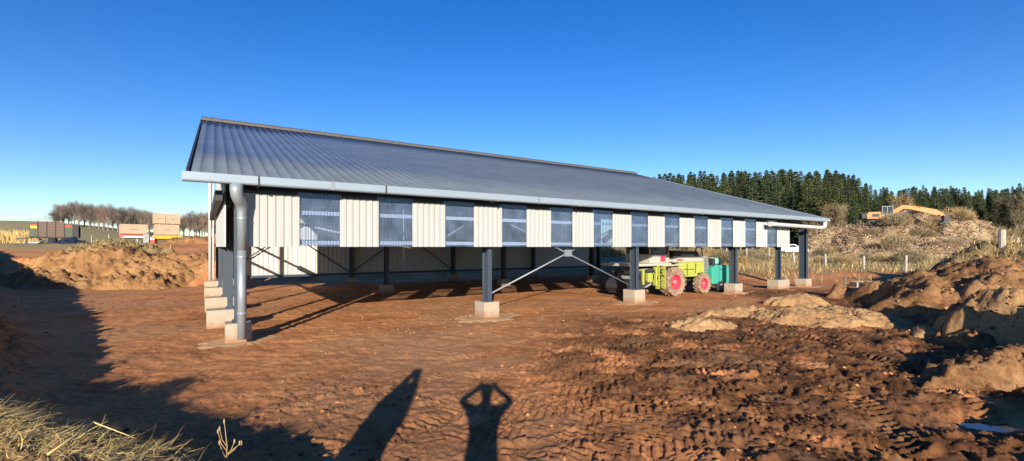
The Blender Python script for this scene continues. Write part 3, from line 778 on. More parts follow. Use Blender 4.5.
# hanging pale sheet in the shade at the back
# ------------------------------------------------------------------ forage harvester (local frame: x towards the tail, along the barn)
hx, hy = bw(18.5, 1.95)
hv = thing('forage_harvester', 'muddy lime green and white forage harvester with red wheel rims inside the barn', 'harvester', (hx, hy, .0), BA)
def wheel(parent, x, y, r, w, rim_r, side, lugs=20):
    lh = 1.03
    cz = r + .0
    b = MB(); prof = [(rim_r, -w * .36), (r * .86, -w * .5), (r * .955, -w * .42), (r * .965, 0), (r * .955, w * .42), (r * .86, w * .5), (rim_r, w * .36)]
    b.lathe(prof, x, y, cz, 'y', 40, caps=False)
    for i in range(lugs):
        for s in (-1, 1):
            a0 = 2 * math.pi * (i + (.5 if s > 0 else 0)) / lugs; v = []
            for (yy, da) in ((0.02 * s, 0.0), (s * w * .50, -.22)):
                for rr in (r * .92, r * lh if abs(yy) < .1 * w else r * 1.0):
                    for dd in (-.055, .055):
                        a = a0 + da + dd; v.append((x + rr * math.cos(a), y + yy, cz + rr * math.sin(a)))
            b.add(v, [(0, 1, 3, 2), (4, 6, 7, 5), (0, 4, 5, 1), (2, 3, 7, 6), (0, 2, 6, 4), (1, 5, 7, 3)])
    wh = b.build('wheel', M['tyre'], parent)
    b = MB(); s = side
    b.lathe([(rim_r * 1.04, s * w * .40), (rim_r * .98, s * w * .41), (rim_r * .86, s * w * .08), (rim_r * .5, s * w * .0), (rim_r * .42, s * w * .14), (rim_r * .30, s * w * .16), (.01, s * w * .16)], x, y, cz, 'y', 28, caps=False)
    for k in range(8):
        a = 2 * math.pi * k / 8; b.tube([(x + rim_r * .36 * math.cos(a), y + s * w * .10, cz + rim_r * .36 * math.sin(a)), (x + rim_r * .36 * math.cos(a), y + s * w * .20, cz + rim_r * .36 * math.sin(a))], .02, 6)
    b.build('rim', M['red'], wh)
    b = MB(); b.lathe([(rim_r * .26, s * w * .15), (rim_r * .26, s * w * .27), (rim_r * .16, s * w * .30), (.01, s * w * .30)], x, y, cz, 'y', 18); b.build('hub', M['grey'], wh)
    return wh
for s in (-1, 1):
    wheel(hv, -1.02, s * .92, .67, .52, .34, s, 18)
    wheel(hv, 1.22, s * .92, .50, .36, .27, s, 16)
b = MB(); b.box(-1.15, -.88, -.75, .75, .56, .80); b.box(1.12, 1.32, -.75, .75, .42, .58); b.box(-1.3, 1.5, -.42, -.28, .62, .82); b.box(-1.3, 1.5, .28, .42, .62, .82); b.box(-.4, .9, -.3, .3, .5, .8); b.build('chassis', M['dark'], hv)
b = MB(); b.prism([(-.62, .95), (-.55, 1.56), (1.62, 1.56), (1.66, 1.35), (1.60, 1.02), (.85, 1.02), (.78, .86), (-.35, .86)], -.96, .96); body = b.build('body', M['lime'], hv, bevel=.03)
b = MB(); b.prism([(1.3, 1.03), (1.30, 1.84), (1.665, 1.80), (1.70, 1.35), (1.64, 1.03)], -.965, .965); gr = b.build('grille', M['grey'], hv, bevel=.02)
b = MB()
for k in range(9): b.box(1.33, 1.62, -.972, -.966, 1.10 + k * .075, 1.125 + k * .075)
b.build('grille_slats', M['dark'], gr)
b = MB(); b.prism([(-1.0, 1.56), (-1.0, 1.70), (-.6, 1.78), (1.1, 1.77), (1.30, 1.70), (1.30, 1.56)], -.97, .97); b.build('hood', M['mwhite'], hv, bevel=.04)
b = MB(); b.prism([(-.9, 1.74), (-.8, 2.12), (.9, 2.08), (1.15, 1.74)], -.9, .9); b.build('engine_screen', M['dark'], hv, bevel=.04)
b = MB(); b.tube([(.95, -.7, 1.85), (1.05, -.7, 2.2), (1.25, -.7, 2.32), (1.5, -.7, 2.2), (1.6, -.7, 1.8)], .035, 8); b.tube([(.95, .7, 1.85), (1.05, .7, 2.2), (1.25, .7, 2.32), (1.5, .7, 2.2), (1.6, .7, 1.8)], .035, 8); b.build('guard_rail', M['mwhite'], hv, True)
b = MB(); b.box(-.3, .55, -.972, -.962, 1.20, 1.23); b.box(-.02, .02, -.972, -.962, .9, 1.5); b.box(.62, .66, -.972, -.962, 1.03, 1.5); b.build('side_seams', M['dark'], body)
b = MB(); b.tube([(-.1, .3, 2.0), (-.1, .3, 2.9)], .07, 12); b.build('exhaust', M['grey'], hv, True)
b = MB()
for k, (x0, z0, x1, z1) in enumerate([(-1.5, 1.35, -.9, .95), (-1.9, 1.3, -1.5, .7), (-2.3, 1.25, -1.9, .6)]):
    b.tube([(x0, -.9, z0), ((x0 + x1) / 2, -.98, (z0 + z1) / 2 - .1), (x1, -.85, z1)], .03, 6)
b.build('hose', M['rubber'], hv, True)
for y in (-.78, .62):
    b = MB(); b.box(-2.50, -2.44, y, y + .16, 2.60, 2.72); b.build('work_lamp', M['grey'], hv)
b = MB(); b.tube([(-2.3, -.85, 1.9), (-2.45, -1.15, 2.2)], .015, 6); b.box(-2.50, -2.46, -1.27, -1.05, 2.15, 2.50); b.build('mirror', M['dark'], hv)
b = MB(); b.lathe([(.02, -.04), (.055, -.04), (.055, .05), (.03, .07)], -1.6, .5, 2.92, 'z', 12); b.build('beacon', M['orange'], hv)
# platform, cab
b = MB(); b.box(-3.7, -1.2, -1.0, 1.0, 1.43, 1.55); b.box(-1.75, -.45, -1.02, -.6, 1.40, 1.47); b.build('platform', M['mwhite'], hv, bevel=.02)
b = MB(); b.box(-2.35, -1.0, -.72, .72, 1.55, 1.95); b.prism([(-2.45, 2.72), (-2.40, 2.86), (-.95, 2.86), (-.9, 2.72)], -.80, .80)
for x in (-2.35, -1.05):
    for y in (-.72, .66): b.box(x, x + .06, y, y + .06, 1.95, 2.72)
cab = b.build('cab', M['mwhite'], hv, bevel=.015)
b = MB(); b.box(-2.30, -1.04, -.68, .68, 1.96, 2.71); b.build('glazing', M['glass'], cab)
b = MB(); b.box(-1.62, -1.30, -.735, -.722, 1.60, 1.90); b.box(-.78, -.35, -.985, -.972, 1.64, 1.72); b.build('red_decal', M['red'], cab)
b = MB()
for k in range(4): b.box(-2.1, -1.72, -1.06, -.92, .52 + k * .26, .545 + k * .26)
b.box(-2.12, -2.09, -1.07, -.85, .40, 1.45); b.box(-1.73, -1.70, -1.07, -.85, .40, 1.45); b.build('ladder', M['lime'], hv)
# intake and header arms, coloured dark for the shadow over the front
b = MB(); b.prism([(-3.0, .35), (-3.1, .8), (-2.8, 1.30), (-1.6, 1.34), (-1.5, .75), (-2.4, .45)], -.62, .62); b.build('intake_housing', M['grey'], hv, bevel=.03)
b = MB()
for y in (-.82, .70): b.bar((-3.3, y, .42), (-1.9, y, 1.1), .12, .2); b.bar((-3.2, y, 1.15), (-2.2, y, 1.28), .08, .12); b.bar((-3.1, y, .5), (-3.05, y, 1.2), .08, .1)
b.bar((-3.2, -.85, 1.15), (-3.2, .75, 1.15), .1); b.build('lift_arm', M['dark'], hv)
b = MB(); b.box(-2.75, -2.45, -.98, -.80, .72, 1.12); b.box(-2.25, -2.18, -1.0, -.8, .55, 1.38); b.box(-3.05, -2.95, -.95, -.7, .62, 1.3); b.build('bracket', M['lime'], hv, bevel=.02)
b = MB(); b.lathe([(.26, -.9), (.30, -.88), (.30, .88), (.26, .9)], -3.2, 0, .5, 'y', 20)
for k in range(8):
    a = 2 * math.pi * k / 8; b.bar((-3.2 + .33 * math.cos(a), -.85, .5 + .33 * math.sin(a)), (-3.2 + .33 * math.cos(a + .3), .85, .5 + .33 * math.sin(a + .3)), .05)
b.build('feed_roller', M['dark'], hv)
b = MB(); b.tube([(-.7, 0, 2.05), (-.75, 0, 2.9), (-1.2, 0, 3.25), (-2.4, 0, 3.30), (-3.8, 0, 3.0), (-4.5, 0, 2.55)], [.2, .19, .18, .17, .15, .14], 10); b.build('discharge_spout', M['lime'], hv, True)

# ------------------------------------------------------------------ teal machine behind the harvester
cx_, cy_ = bw(21.35, 1.5)
cp = thing('compressor', 'teal green towed compressor with a drum on top beside the harvester', 'compressor', (cx_, cy_, 0), BA)
b = MB(); b.prism([(-.86, .42), (-.9, 1.26), (-.55, 1.36), (.52, 1.36), (.60, 1.2), (.60, .42)], -.52, .52); bd = b.build('body', M['teal'], cp, bevel=.04)
b = MB(); b.box(-.30, -.28, -.527, -.521, .5, 1.3); b.box(-.2, .1, -.53, -.522, 1.12, 1.16); b.build('door_seam', M['dark'], bd)
b = MB(); b.lathe([(.10, -.36), (.19, -.36), (.20, -.33), (.20, .33), (.19, .36), (.10, .36)], .12, 0, 1.55, 'x', 20); b.build('drum', M['teal_light'], cp, True)
b = MB(); b.box(-.45, -.27, -.3, .3, 1.36, 1.70); b.build('air_filter', M['dark'], cp, bevel=.03)
b = MB(); b.box(.6, .86, -.48, .48, .5, 1.34); rd = b.build('radiator', M['dark'], cp, bevel=.02)
b = MB()
for k in range(8): b.box(.862, .872, -.42, .42, .56 + .09 * k, .60 + .09 * k)
b.build('fins', M['grey'], rd)
b = MB(); b.box(-.7, .8, -.38, .38, .30, .42); b.bar((.8, 0, .36), (1.5, 0, .30), .1); b.build('chassis', M['dark'], cp)
b = MB(); b.box(.62, 1.02, -.64, -.36, .05, .40); b.build('jack_box', M['teal_light'], cp, bevel=.02)
for s in (-1, 1):
    b = MB(); b.lathe([(.15, -.08), (.26, -.09), (.28, -.05), (.28, .05), (.26, .09), (.15, .08)], -.2, s * .5, .28, 'y', 22); w = b.build('wheel', M['rubber'], cp)
    b = MB(); b.lathe([(.15, -.03), (.15, .085 * s), (.05, .09 * s), (.01, .1 * s)], -.2, s * .5, .28, 'y', 18); b.build('rim', M['grey'], w)

# ------------------------------------------------------------------ trailers and crates on the left plateau
def at(px, Z): return px2(px, Z), Z
def truck_wheel(parent, x, y, r=.5, w=.25, z0=0):
    b = MB(); b.lathe([(r * .55, -w / 2), (r * .92, -w / 2), (r, -w * .3), (r, w * .3), (r * .92, w / 2), (r * .55, w / 2)], x, y, z0 + r, 'y', 24); w_ = b.build('wheel', M['rubber'], parent)
    b = MB(); b.lathe([(r * .55, -w * .4), (r * .5, -w * .2), (.05, -w * .25), (.05, w * .25), (r * .5, w * .2), (r * .55, w * .4)], x, y, z0 + r, 'y', 18); b.build('rim', M['grey'], w_)
Zt = 50.0
X, Y = at(55, Zt); zt = tz(X, Y)
tr = thing('box_trailer', 'faded green and brown board sided trailer with an open end on the spoil bank', 'trailer', (X, Y, zt), R(38)); tr.scale = (.86, .86, .92)
b = MB(); b.box(-2.1, 2.2, -1.1, 1.1, .62, .78); b.bar((-3.3, 0, .5), (-2.0, .5, .66), .12); b.bar((-3.3, 0, .5), (-2.0, -.5, .66), .12); b.build('chassis', M['dark'], tr)
b = MB(); b.box(-2.1, -2.04, -1.12, 1.12, .78, 2.3); b.box(-2.1, -1.35, -1.16, -1.1, .78, 2.3); b.build('front_board', M['green'], tr)
for i, (a, c) in enumerate([(-1.35, -.62), (-.58, .14), (.18, .92)]):
    b = MB(); b.box(a, c, -1.15, -1.1, .74, 2.5)
    for k in range(5): b.box(a, c, -1.156, -1.15, .86 + k * .33, .88 + k * .33, 1)
    b.build('side_panel', [M['brown_panel'], M['dark']], tr)
b = MB(); b.box(.96, 1.72, -1.15, -1.1, .74, 2.2); b.build('side_panel', M['green'], tr); b = MB(); b.box(1.0, 1.6, -1.16, -1.151, 1.85, 2.15); b.build('rust_patch', M['bedred'], tr)
for x in (-1.37, -.60, .16, .94): 
    b = MB(); b.box(x - .03, x + .03, -1.19, -1.09, .7, 2.55); b.build('side_post', M['dark'], tr)
b = MB(); b.box(-2.1, 1.72, 1.1, 1.15, .74, 2.4); b.build('side_panel', M['brown_panel'], tr)
b = MB(); b.box(1.74, 1.78, -1.1, 1.1, .74, 2.25); b.box(1.78, 2.25, -1.14, -1.10, .74, 2.25); b.box(1.78, 2.25, 1.10, 1.14, .74, 2.25); b.build('tail_shade_panel', M['dark'], tr)  # dark boards stand in for the shade inside the open end
b = MB()
for x in (-2.15, -1.9, -1.65, -1.4, -1.2): b.bar((x, -1.1, 2.3), (x, -1.1, 2.85), .035)
b.bar((-2.15, -1.1, 2.85), (-1.2, -1.1, 2.85), .035); b.bar((-1.2, -1.1, 2.75), (0, -1.1, 2.65), .06); b.bar((-2.15, -1.1, 2.58), (-1.2, -1.1, 2.58), .03); b.build('top_rack', M['steel_face'], tr)
b = MB(); b.box(-1.98, -1.45, -1.19, -1.162, 1.70, 1.98); sg = b.build('warning_sign', M['signyellow'], tr); b = MB(); b.box(-1.98, -1.45, -1.19, -1.162, 1.99, 2.12); b.build('red_band', M['signred'], sg)
for x in (-.2, .9):
    for s in (-1, 1): truck_wheel(tr, x, s * .85, .36, .24)
# red flatbed
def crate(name, label, x, y, z, w, d, h, rz=0):
    o = thing(name, label, 'crate', (x, y, z), rz)
    b = MB(); b.box(-w / 2, w / 2, -d / 2, d / 2, .08, h - .02); bd = b.build('box', M['crate'], o, bevel=.01)
    b = MB()
    for xx in (-w / 2, w / 2 - .10):
        b.box(xx, xx + .10, -d / 2 - .02, -d / 2 - .001, .08, h)
    b.box(-w / 2, w / 2, -d / 2 - .026, -d / 2 - .004, h - .12, h); b.box(-w / 2, w / 2, -d / 2 - .026, -d / 2 - .004, .08, .18); b.build('batten', M['crate'], o)
    for xx in (-w / 2, -.06, w / 2 - .12):
        b = MB(); b.box(xx, xx + .12, -d / 2, d / 2, 0, .079); b.build('runner', M['timber'], o)
    b = MB(); b.box(-w * .12, w * .14, -d / 2 - .012, -d / 2 - .002, h * .48, h * .54); b.build('stencil_strip', M['bedred'], bd)
    return o
def off(X, Y, a, dx, dy): return X + dx * math.cos(a) - dy * math.sin(a), Y + dx * math.sin(a) + dy * math.cos(a)
def flatbed(label, px, Z, w, bedm, rz, hb=.95):
    X, Y = at(px, Z); z0 = tz(X, Y)
    t = thing('flatbed_trailer', label, 'trailer', (X, Y, z0), rz)
    b = MB(); b.box(-w / 2, w / 2, -1.2, 5.2, hb - .2, hb); b.build('bed', bedm, t, bevel=.02)
    b = MB(); b.box(-w * .32, w * .32, -1.1, 5.0, hb - .36, hb - .2); b.build('chassis', M['dark'], t)
    b = MB(); b.box(-w / 2 + .05, w / 2 - .05, -1.26, -1.21, hb - .36, hb - .14); b.build('tail_board', M['white'] if bedm is M['bedred'] else bedm, t)
    for y in (1.2, 2.4):
        for s in (-1, 1):
            b = MB(); r = .38; x0 = s * (w / 2 - .25)
            b.lathe([(r * .5, -.12), (r * .92, -.12), (r, -.08), (r, .08), (r * .92, .12), (r * .5, .12)], x0, y, r, 'x', 20); b.build('wheel', M['rubber'], t)
    for s in (-1, 1):
        b = MB(); b.box(s * (w / 2 - .15) - .13, s * (w / 2 - .15) + .13, -1.29, -1.265, hb - .30, hb - .18); b.build('tail_light', M['signred'], t)
    return t, X, Y, z0 + hb
t1, X, Y, zb = flatbed('red flatbed trailer with a white tail board behind the grassy mound', 134, 50, 2.5, M['bedred'], R(41))
crate('wooden_crate', 'single pale wooden crate on the red trailer', *off(X, Y, R(41), -.05, .3), zb, 2.3, 2.2, 1.08, R(41))
t2, X, Y, zb = flatbed('yellow flatbed trailer under a stack of crates', 166.5, 50, 2.45, M['yellow'], R(40), .85)
crate('wooden_crate', 'bottom wide crate of the stack on the yellow trailer', *off(X, Y, R(40), 0, .2), zb, 2.1, 2.2, 1.16, R(40))
crate('wooden_crate', 'narrow upper crate at the left of the yellow trailer stack', *off(X, Y, R(40), -.64, .2), zb + 1.165, .98, 2.2, 1.14, R(40))
crate('wooden_crate', 'wider upper crate at the right of the yellow trailer stack', *off(X, Y, R(40), .50, .23), zb + 1.165, 1.24, 2.2, 1.10, R(40))
X, Y = at(148.2, 49); z0 = tz(X, Y)
tb = thing('tool_chest', 'grey upright tool chest standing behind the red trailer', 'tool chest', (X, Y, z0), R(8))
b = MB(); b.box(-.28, .28, -.35, .35, .06, .95); b.build('body', M['grey'], tb, bevel=.02); b = MB(); b.box(-.31, .31, -.38, .38, .951, 1.02); b.build('lid', M['timber'], tb, bevel=.01)
b = MB(); b.box(-.28, .28, -.3, -.2, 0, .06); b.box(-.28, .28, .2, .3, 0, .06); b.build('runner', M['dark'], tb); b = MB(); b.box(-.1, .1, -.37, -.352, .6, .64); b.build('handle', M['dark'], tb)
X, Y = at(153.8, 48.5); z0 = tz(X, Y)
rb = thing('striped_box', 'small red and white box beside the yellow trailer wheel', 'box', (X, Y, z0), 0)
b = MB(); b.box(-.22, .22, -.2, .2, .0, .62); b.build('body', M['bedred'], rb, bevel=.02); b = MB(); b.box(-.225, .225, -.206, -.201, .36, .56); b.build('label_panel', M['white'], rb); b = MB(); b.box(-.24, .24, -.22, .22, .621, .68); b.build('lid', M['white'], rb)
# black plastic sheet beside the trailer and pale hose
def crumpled(name, label, cat, cx, cy, w, d, m, seed, hmax=.35):
    n = 34; u = np.linspace(-1, 1, n); U, W = np.meshgrid(u, u, indexing='ij')
    X = cx + U.ravel() * w * (1 + .15 * pn(W.ravel() * 1.5, U.ravel(), seed)); Y = cy + W.ravel() * d * (1 + .2 * pn(U.ravel() * 2, W.ravel(), seed + 1))
    e = np.maximum(np.abs(U), np.abs(W)).ravel()
    Z = top(X, Y) + .03 + (1 - e) * hmax * 1.5 + (1 - e ** 6) * hmax * np.maximum(0, fbm(X * 1.7, Y * 1.7, 4, seed))
    i = np.arange(n - 1)[:, None] * n; k = np.arange(n - 1)[None, :]
    q = np.stack([i + k, i + n + k, i + n + k + 1, i + k + 1], -1).reshape(-1, 4)
    o = np_mesh(name, np.stack([X, Y, Z], 1), q, m, smooth=True); md = o.modifiers.new('thickness', 'SOLIDIFY'); md.thickness = .01
    return tag(o, label, cat)
crumpled('plastic_sheet', 'crumpled black plastic sheet at the tail of the green trailer', 'tarpaulin', px2(72, 46), 46, 1.2, .8, M['tarp'], 4)
crumpled('plastic_sheet', 'blue black plastic sheet lying right of the yellow trailer', 'tarpaulin', px2(205, 49), 49, 1.5, .7, M['tarp'], 9, .4)
b = MB(); pts = []
for k in range(14):
    pxx = 24 + k * 1.7; Zz = 45 + .6 * math.sin(k * .6); xx = px2(pxx, Zz); pts.append((xx, Zz, tz(xx, Zz) + .10 + .3 * max(0, (k - 8) / 5)))
tag(b.tube(pts, .07, 8) and b.build('drain_hose', M['white'], None, True), 'pale plastic hose lying in front of the green trailer', 'hose')

# ------------------------------------------------------------------ excavator
X, Y = at(881, 60); zx = tz(X, Y) - .25
ex = thing('excavator', 'orange tracked excavator reaching its boom over the brushwood heap', 'excavator', (X, Y, zx), R(-28))
for s in (-1, 1):
    b = MB(); n = 14; prof = []
    for k in range(n): 
        a = math.pi / 2 + math.pi * k / (n - 1); prof.append((-1.5 + .42 * math.cos(a), .42 + .42 * math.sin(a)))
    for k in range(n):
        a = -math.pi / 2 + math.pi * k / (n - 1); prof.append((1.5 + .42 * math.cos(a), .42 + .42 * math.sin(a)))
    y0 = s * 1.05; b.prism(prof, y0 - .28, y0 + .28)
    for k in range(22): b.box(-1.6 + k * .15, -1.54 + k * .15, y0 - .29, y0 + .29, .835, .87)
    tk = b.build('track', M['dark'], ex)
    for k in range(5):
        b = MB(); b.lathe([(.16, -.02), (.2, 0), (.16, .02)], -1.2 + k * .6, y0 - .30 * 1, .34, 'y', 14); b.build('roller', M['dark'], tk)
b = MB(); b.box(-.7, .7, -.7, .7, .5, .95); b.build('undercarriage', M['dark'], ex)
b = MB(); b.prism([(-1.9, 1.0), (-1.95, 1.75), (-1.7, 2.05), (-.2, 2.05), (-.2, 1.55), (1.3, 1.5), (1.3, 1.0)], -1.25, 1.25); hs = b.build('house', M['orange'], ex, bevel=.04)
b = MB(); b.box(-1.3, -.4, -1.262, -1.252, 1.3, 1.75); b.build('vent_panel', M['dark'], hs)
b = MB(); b.prism([(-2.55, 1.05), (-2.6, 1.85), (-1.96, 1.95), (-1.96, 1.05)], -1.22, 1.22); b.build('counterweight', M['dark'], ex, bevel=.06)
b = MB(); b.box(-.1, 1.25, -1.24, -.25, 1.52, 1.72); b.box(-.12, 1.2, -1.24, -.25, 2.78, 2.88)
for x in (-.1, .5, 1.17):
    for y in (-1.24, -.33): b.box(x, x + .08, y, y + .08, 1.72, 2.78)
cb = b.build('cab', M['grey'], ex); b = MB(); b.box(-.03, 1.18, -1.19, -.30, 1.73, 2.77); b.build('glazing', M['glass'], cb)
def boom(path, w, name, hts):
    b = MB(); v = []
    P = [Vector((p[0], 0, p[1])) for p in path]
    topl, botl = [], []
    for i, p in enumerate(P):
        d = (P[min(i + 1, len(P) - 1)] - P[max(i - 1, 0)]).normalized(); nrm = Vector((-d.z, 0, d.x)); h = hts[i]
        topl.append((p.x + nrm.x * h, p.z + nrm.z * h)); botl.append((p.x - nrm.x * h, p.z - nrm.z * h))
    b.prism(topl + botl[::-1], -w / 2 + .15, w / 2 + .15); return b.build(name, M['orange'], ex, bevel=.03)
boom([(.9, 1.35), (1.8, 2.2), (2.6, 2.75), (3.4, 2.65), (5.2, 2.05), (6.6, 1.45)], .5, 'boom', [.20, .28, .30, .26, .22, .16])
boom([(4.6, 2.55), (6.3, 2.0), (7.4, 1.25)], .42, 'dipper_arm', [.16, .26, .18])
b = MB(); b.tube([(1.5, -.2, 1.3), (3.0, -.2, 2.15)], .09, 8); b.build('boom_ram', M['grey'], ex, True)
b = MB(); b.tube([(3.2, .15, 2.85), (4.7, .15, 2.62)], .09, 8); b.build('arm_ram', M['orange'], ex, True)
b = MB(); b.prism([(7.2, 1.7), (7.7, 1.55), (7.85, .9), (7.5, .45), (7.0, .55), (7.25, 1.0)], -.45, .75); bk = b.build('bucket', M['dark'], ex); bk.location.z = -.35; ex.scale = (.84, .84, .84); ex.location.z += .55
b = MB()
for k in range(5): b.box(6.85, 7.03, -.42 + k * .26, -.30 + k * .26, .48, .56)
b.build('teeth', M['grey'], bk)
# orange barrier on the heap front
X, Y = at(893, 52.5); 
ob_z = -.1
ob = thing('fuel_tank', 'small orange tank lying in the brushwood below the excavator', 'tank', (X, Y, tz(X, Y) + ob_z), R(15)); ob.scale = (.75, .75, .75)
b = MB(); b.lathe([(.15, -.62), (.36, -.55), (.40, -.4), (.40, .4), (.36, .55), (.15, .62)], 0, 0, .42, 'x', 20); b.build('barrel', M['orange'], ob, True)
b = MB(); b.box(-.45, -.3, -.35, .35, 0, .2); b.box(.3, .45, -.35, .35, 0, .2); b.build('cradle', M['dark'], ob)
b = MB(); b.lathe([(.09, 0), (.09, .1), (.02, .1)], 0, 0, .8, 'z', 12); b.build('filler_cap', M['dark'], ob)

# ------------------------------------------------------------------ white car
X, Y = at(792, 57); zc = tz(X, Y) + .05
car = thing('parked_car', 'white hatchback parked beyond the barn end post', 'car', (X, Y, zc), R(-24)); car.scale = (.8, .8, .8)
b = MB(); b.prism([(-2.05, .35), (-2.08, .80), (-1.9, .98), (-1.0, 1.02), (1.1, 1.0), (1.95, .82), (2.05, .6), (2.02, .35)], -.86, .86); b.build('body', M['carwhite'], car, bevel=.08)
b = MB(); b.prism([(-1.75, 1.0), (-1.35, 1.46), (.25, 1.50), (1.1, 1.0)], -.74, .74); b.build('roof', M['carwhite'], car, bevel=.08)
for a, c in ((-1.35, -.55), (-.45, .55)):
    b = MB(); b.prism([(a, 1.05), (a + .15, 1.38), (c - (.25 if c > 0 else 0), 1.38), (c + (.12 if c > 0 else 0), 1.05)], -.752, -.742); b.build('window', M['glass'], car)
for x in (-1.28, 1.25):
    for s in (-1, 1): truck_wheel(car, x, s * .76, .31, .2)
b = MB(); b.box(-2.1, -2.07, -.75, -.45, .68, .82); b.build('tail_light', M['signred'], car); b = MB(); b.box(1.93, 2.03, -.78, -.45, .62, .74); b.build('headlight', M['glass'], car)

# ------------------------------------------------------------------ fences
def fence(label, pts, spacing, hgt, r, wires=3, lean=.05, m='post'):
    f = thing('wire_fence', label, 'fence', (pts[0][0], pts[0][1], 0)); o = Vector(pts[0]).to_3d()
    P = []
    for a, c in zip(pts[:-1], pts[1:]):
        L = math.dist(a, c); n = max(1, round(L / spacing))
        for k in range(n): P.append((a[0] + (c[0] - a[0]) * k / n, a[1] + (c[1] - a[1]) * k / n))
    P.append(pts[-1]); tops = []
    for x, y in P:
        x += rng.uniform(-.15, .15); y += rng.uniform(-.15, .15); z = tz(x, y); hh = hgt * rng.uniform(.85, 1.12); lx, ly = rng.gauss(0, lean) * hh, rng.gauss(0, lean) * hh
        b = MB(); b.tube([(x - o.x, y - o.y, z - .2), (x - o.x + lx * .5, y - o.y + ly * .5, z + hh * .5), (x - o.x + lx, y - o.y + ly, z + hh)], [r * rng.uniform(.9, 1.2), r, r * .92], 8); b.build('post', M[m], f)
        tops.append(((x - o.x, y - o.y, z), (x - o.x + lx, y - o.y + ly, z + hh)))
    for w in range(wires):
        q = .35 + .58 * w / max(1, wires - 1); b = MB()
        b.tube([tuple(a[i] + (c[i] - a[i]) * q for i in range(3)) for a, c in tops], .008, 4); b.build('wire', M['wire'], f)
    return f
fence('wire fence on pale leaning posts between the barn end and the brushwood heap', [(21.5, 64), (25.2, 46), (26.6, 35.6), (29.6, 31.0), (31.5, 29.0)], 3.1, 1.22, .085)
fence('long fence of thin pale posts at the field edge behind the green trailer', [(-66, 57), (-56, 58), (-46, 60)], 1.7, 1.25, .055, 2, .03)
fence('short row of pale stakes in the grass between the green trailer and the grassy mound', [(-53, 66), (-47, 66.5), (-44, 67)], 2.2, 1.3, .07, 2, .05)
X, Y = at(1002, 25.3); z = tz(X, Y)
b = MB(); b.tube([(0, 0, -.3), (.01, 0, .35), (.02, .01, .82)], [.16, .155, .15], 9); b.tube([(0.02, .01, .815), (.02, .01, .84)], [.15, .10], 9)
tag(b.build('gate_post', M['post'], None, False, 0, (X, Y, z)), 'thick weathered gate post on the dark grassy bank', 'post')
for px, Z, hgt, lab in ((845, 27.4, .55, 'short brown stake beside the low pallet at the mound foot'), (857, 24.5, .42, 'stubby pale stake at the foot of the tan mound')):
    X, Y = at(px, Z); z = tz(X, Y); b = MB(); b.tube([(0, 0, -.2), (.02, 0, hgt * .6), (.03, .01, hgt)], [.055, .05, .045], 8)
    tag(b.build('wooden_stake', M['timber'] if px < 850 else M['post'], None, False, 0, (X, Y, z)), lab, 'stake')
X, Y = at(866, 27); z = tz(X, Y); pl = thing('wooden_pallet', 'low grey wooden pallet beside the short brown stake', 'pallet', (X, Y, z), R(10))
for k in range(6): b = MB(); b.box(-.6, .6, -.5 + k * .18, -.38 + k * .18, .24, .27); b.build('slat', M['post'], pl)
for k in range(3): b = MB(); b.box(-.6 + k * .55, -.5 + k * .55, -.5, .52, .02, .238); b.build('bearer', M['timber'], pl)

# ------------------------------------------------------------------ trees
def tri_mesh(name, tris, mats, parent, mi=None):
    V = np.array(tris, float).reshape(-1, 3); Fc = np.arange(len(V)).reshape(-1, 3)
    return np_mesh(name, V, Fc, mats, parent, mi=mi)
def conifer(seed, h, rad, label, group):
    g = random.Random(seed); root = thing('fir_tree', label, 'tree', (0, 0, 0), 0, group)
    b = MB(); b.tube([(0, 0, -.5), (0, 0, h * .35), (.05, 0, h * .7), (0, .03, h * .97)], [h * .017, h * .013, h * .007, .02], 7); b.build('trunk', M['bark'], root)
    tris = []; z = h * g.uniform(.06, .14)
    while z < h * .985:
        q = (z / h); rr = rad * (1 - q) ** .8 * (.55 + .45 * min(1, q * 5)) + .12; nb = 5 + int(5 * (1 - q) + g.random() * 2); a0 = g.uniform(0, 6.28)
        for k in range(nb):
            a = a0 + 6.283 * k / nb + g.uniform(-.25, .25); L = rr * g.uniform(.62, 1.15); dr = g.uniform(.10, .34); d = Vector((math.cos(a), math.sin(a), 0)); s = Vector((-d.y, d.x, 0))
            m = max(2, int(L / .34))
            for j in range(m):
                f = (j + .6) / m; p = d * (L * f) + Vector((0, 0, z - dr * L * f + .16 * L * f * f))
                w = (.28 + .34 * (1 - f)) * g.uniform(.7, 1.3) * (.6 + .5 * (1 - q))
                for e in range(2):
                    sg = 1 if e else -1
                    tip = p + s * sg * w * g.uniform(.9, 1.5) + d * w * g.uniform(.2, .8) + Vector((0, 0, -w * g.uniform(.15, .7)))
                    tris.append([tuple(p - d * w * .5 + Vector((0, 0, .05))), tuple(p + d * w * .6 + Vector((0, 0, g.uniform(-.1, .12)))), tuple(tip)])
                if g.random() < .6: tris.append([tuple(p - d * w * .3), tuple(p + d * w * 1.1 + Vector((0, 0, -.1))), tuple(p + s * g.uniform(-.2, .2) + Vector((0, 0, -w * g.uniform(.5, 1.1))))])
        z += (.30 + .28 * (1 - q)) * g.uniform(.8, 1.2)
    for k in range(6):
        a = k * 1.05; tris.append([(0, 0, h * .95), (0, 0, h * 1.02), (.10 * math.cos(a), .10 * math.sin(a), h * .955)])
    tri_mesh('crown', tris, M['fir'], root)
    return root
FG = 'firs of the dark forest edge'
FL = 'dark green fir standing in the dense forest edge behind the barn and heap'
firs = [conifer(100 + i, *hr, FL, FG) for i, hr in enumerate([(15, 3.6), (16.5, 3.9), (14, 3.7), (17, 3.5), (13, 3.2), (15.5, 4.2)])]
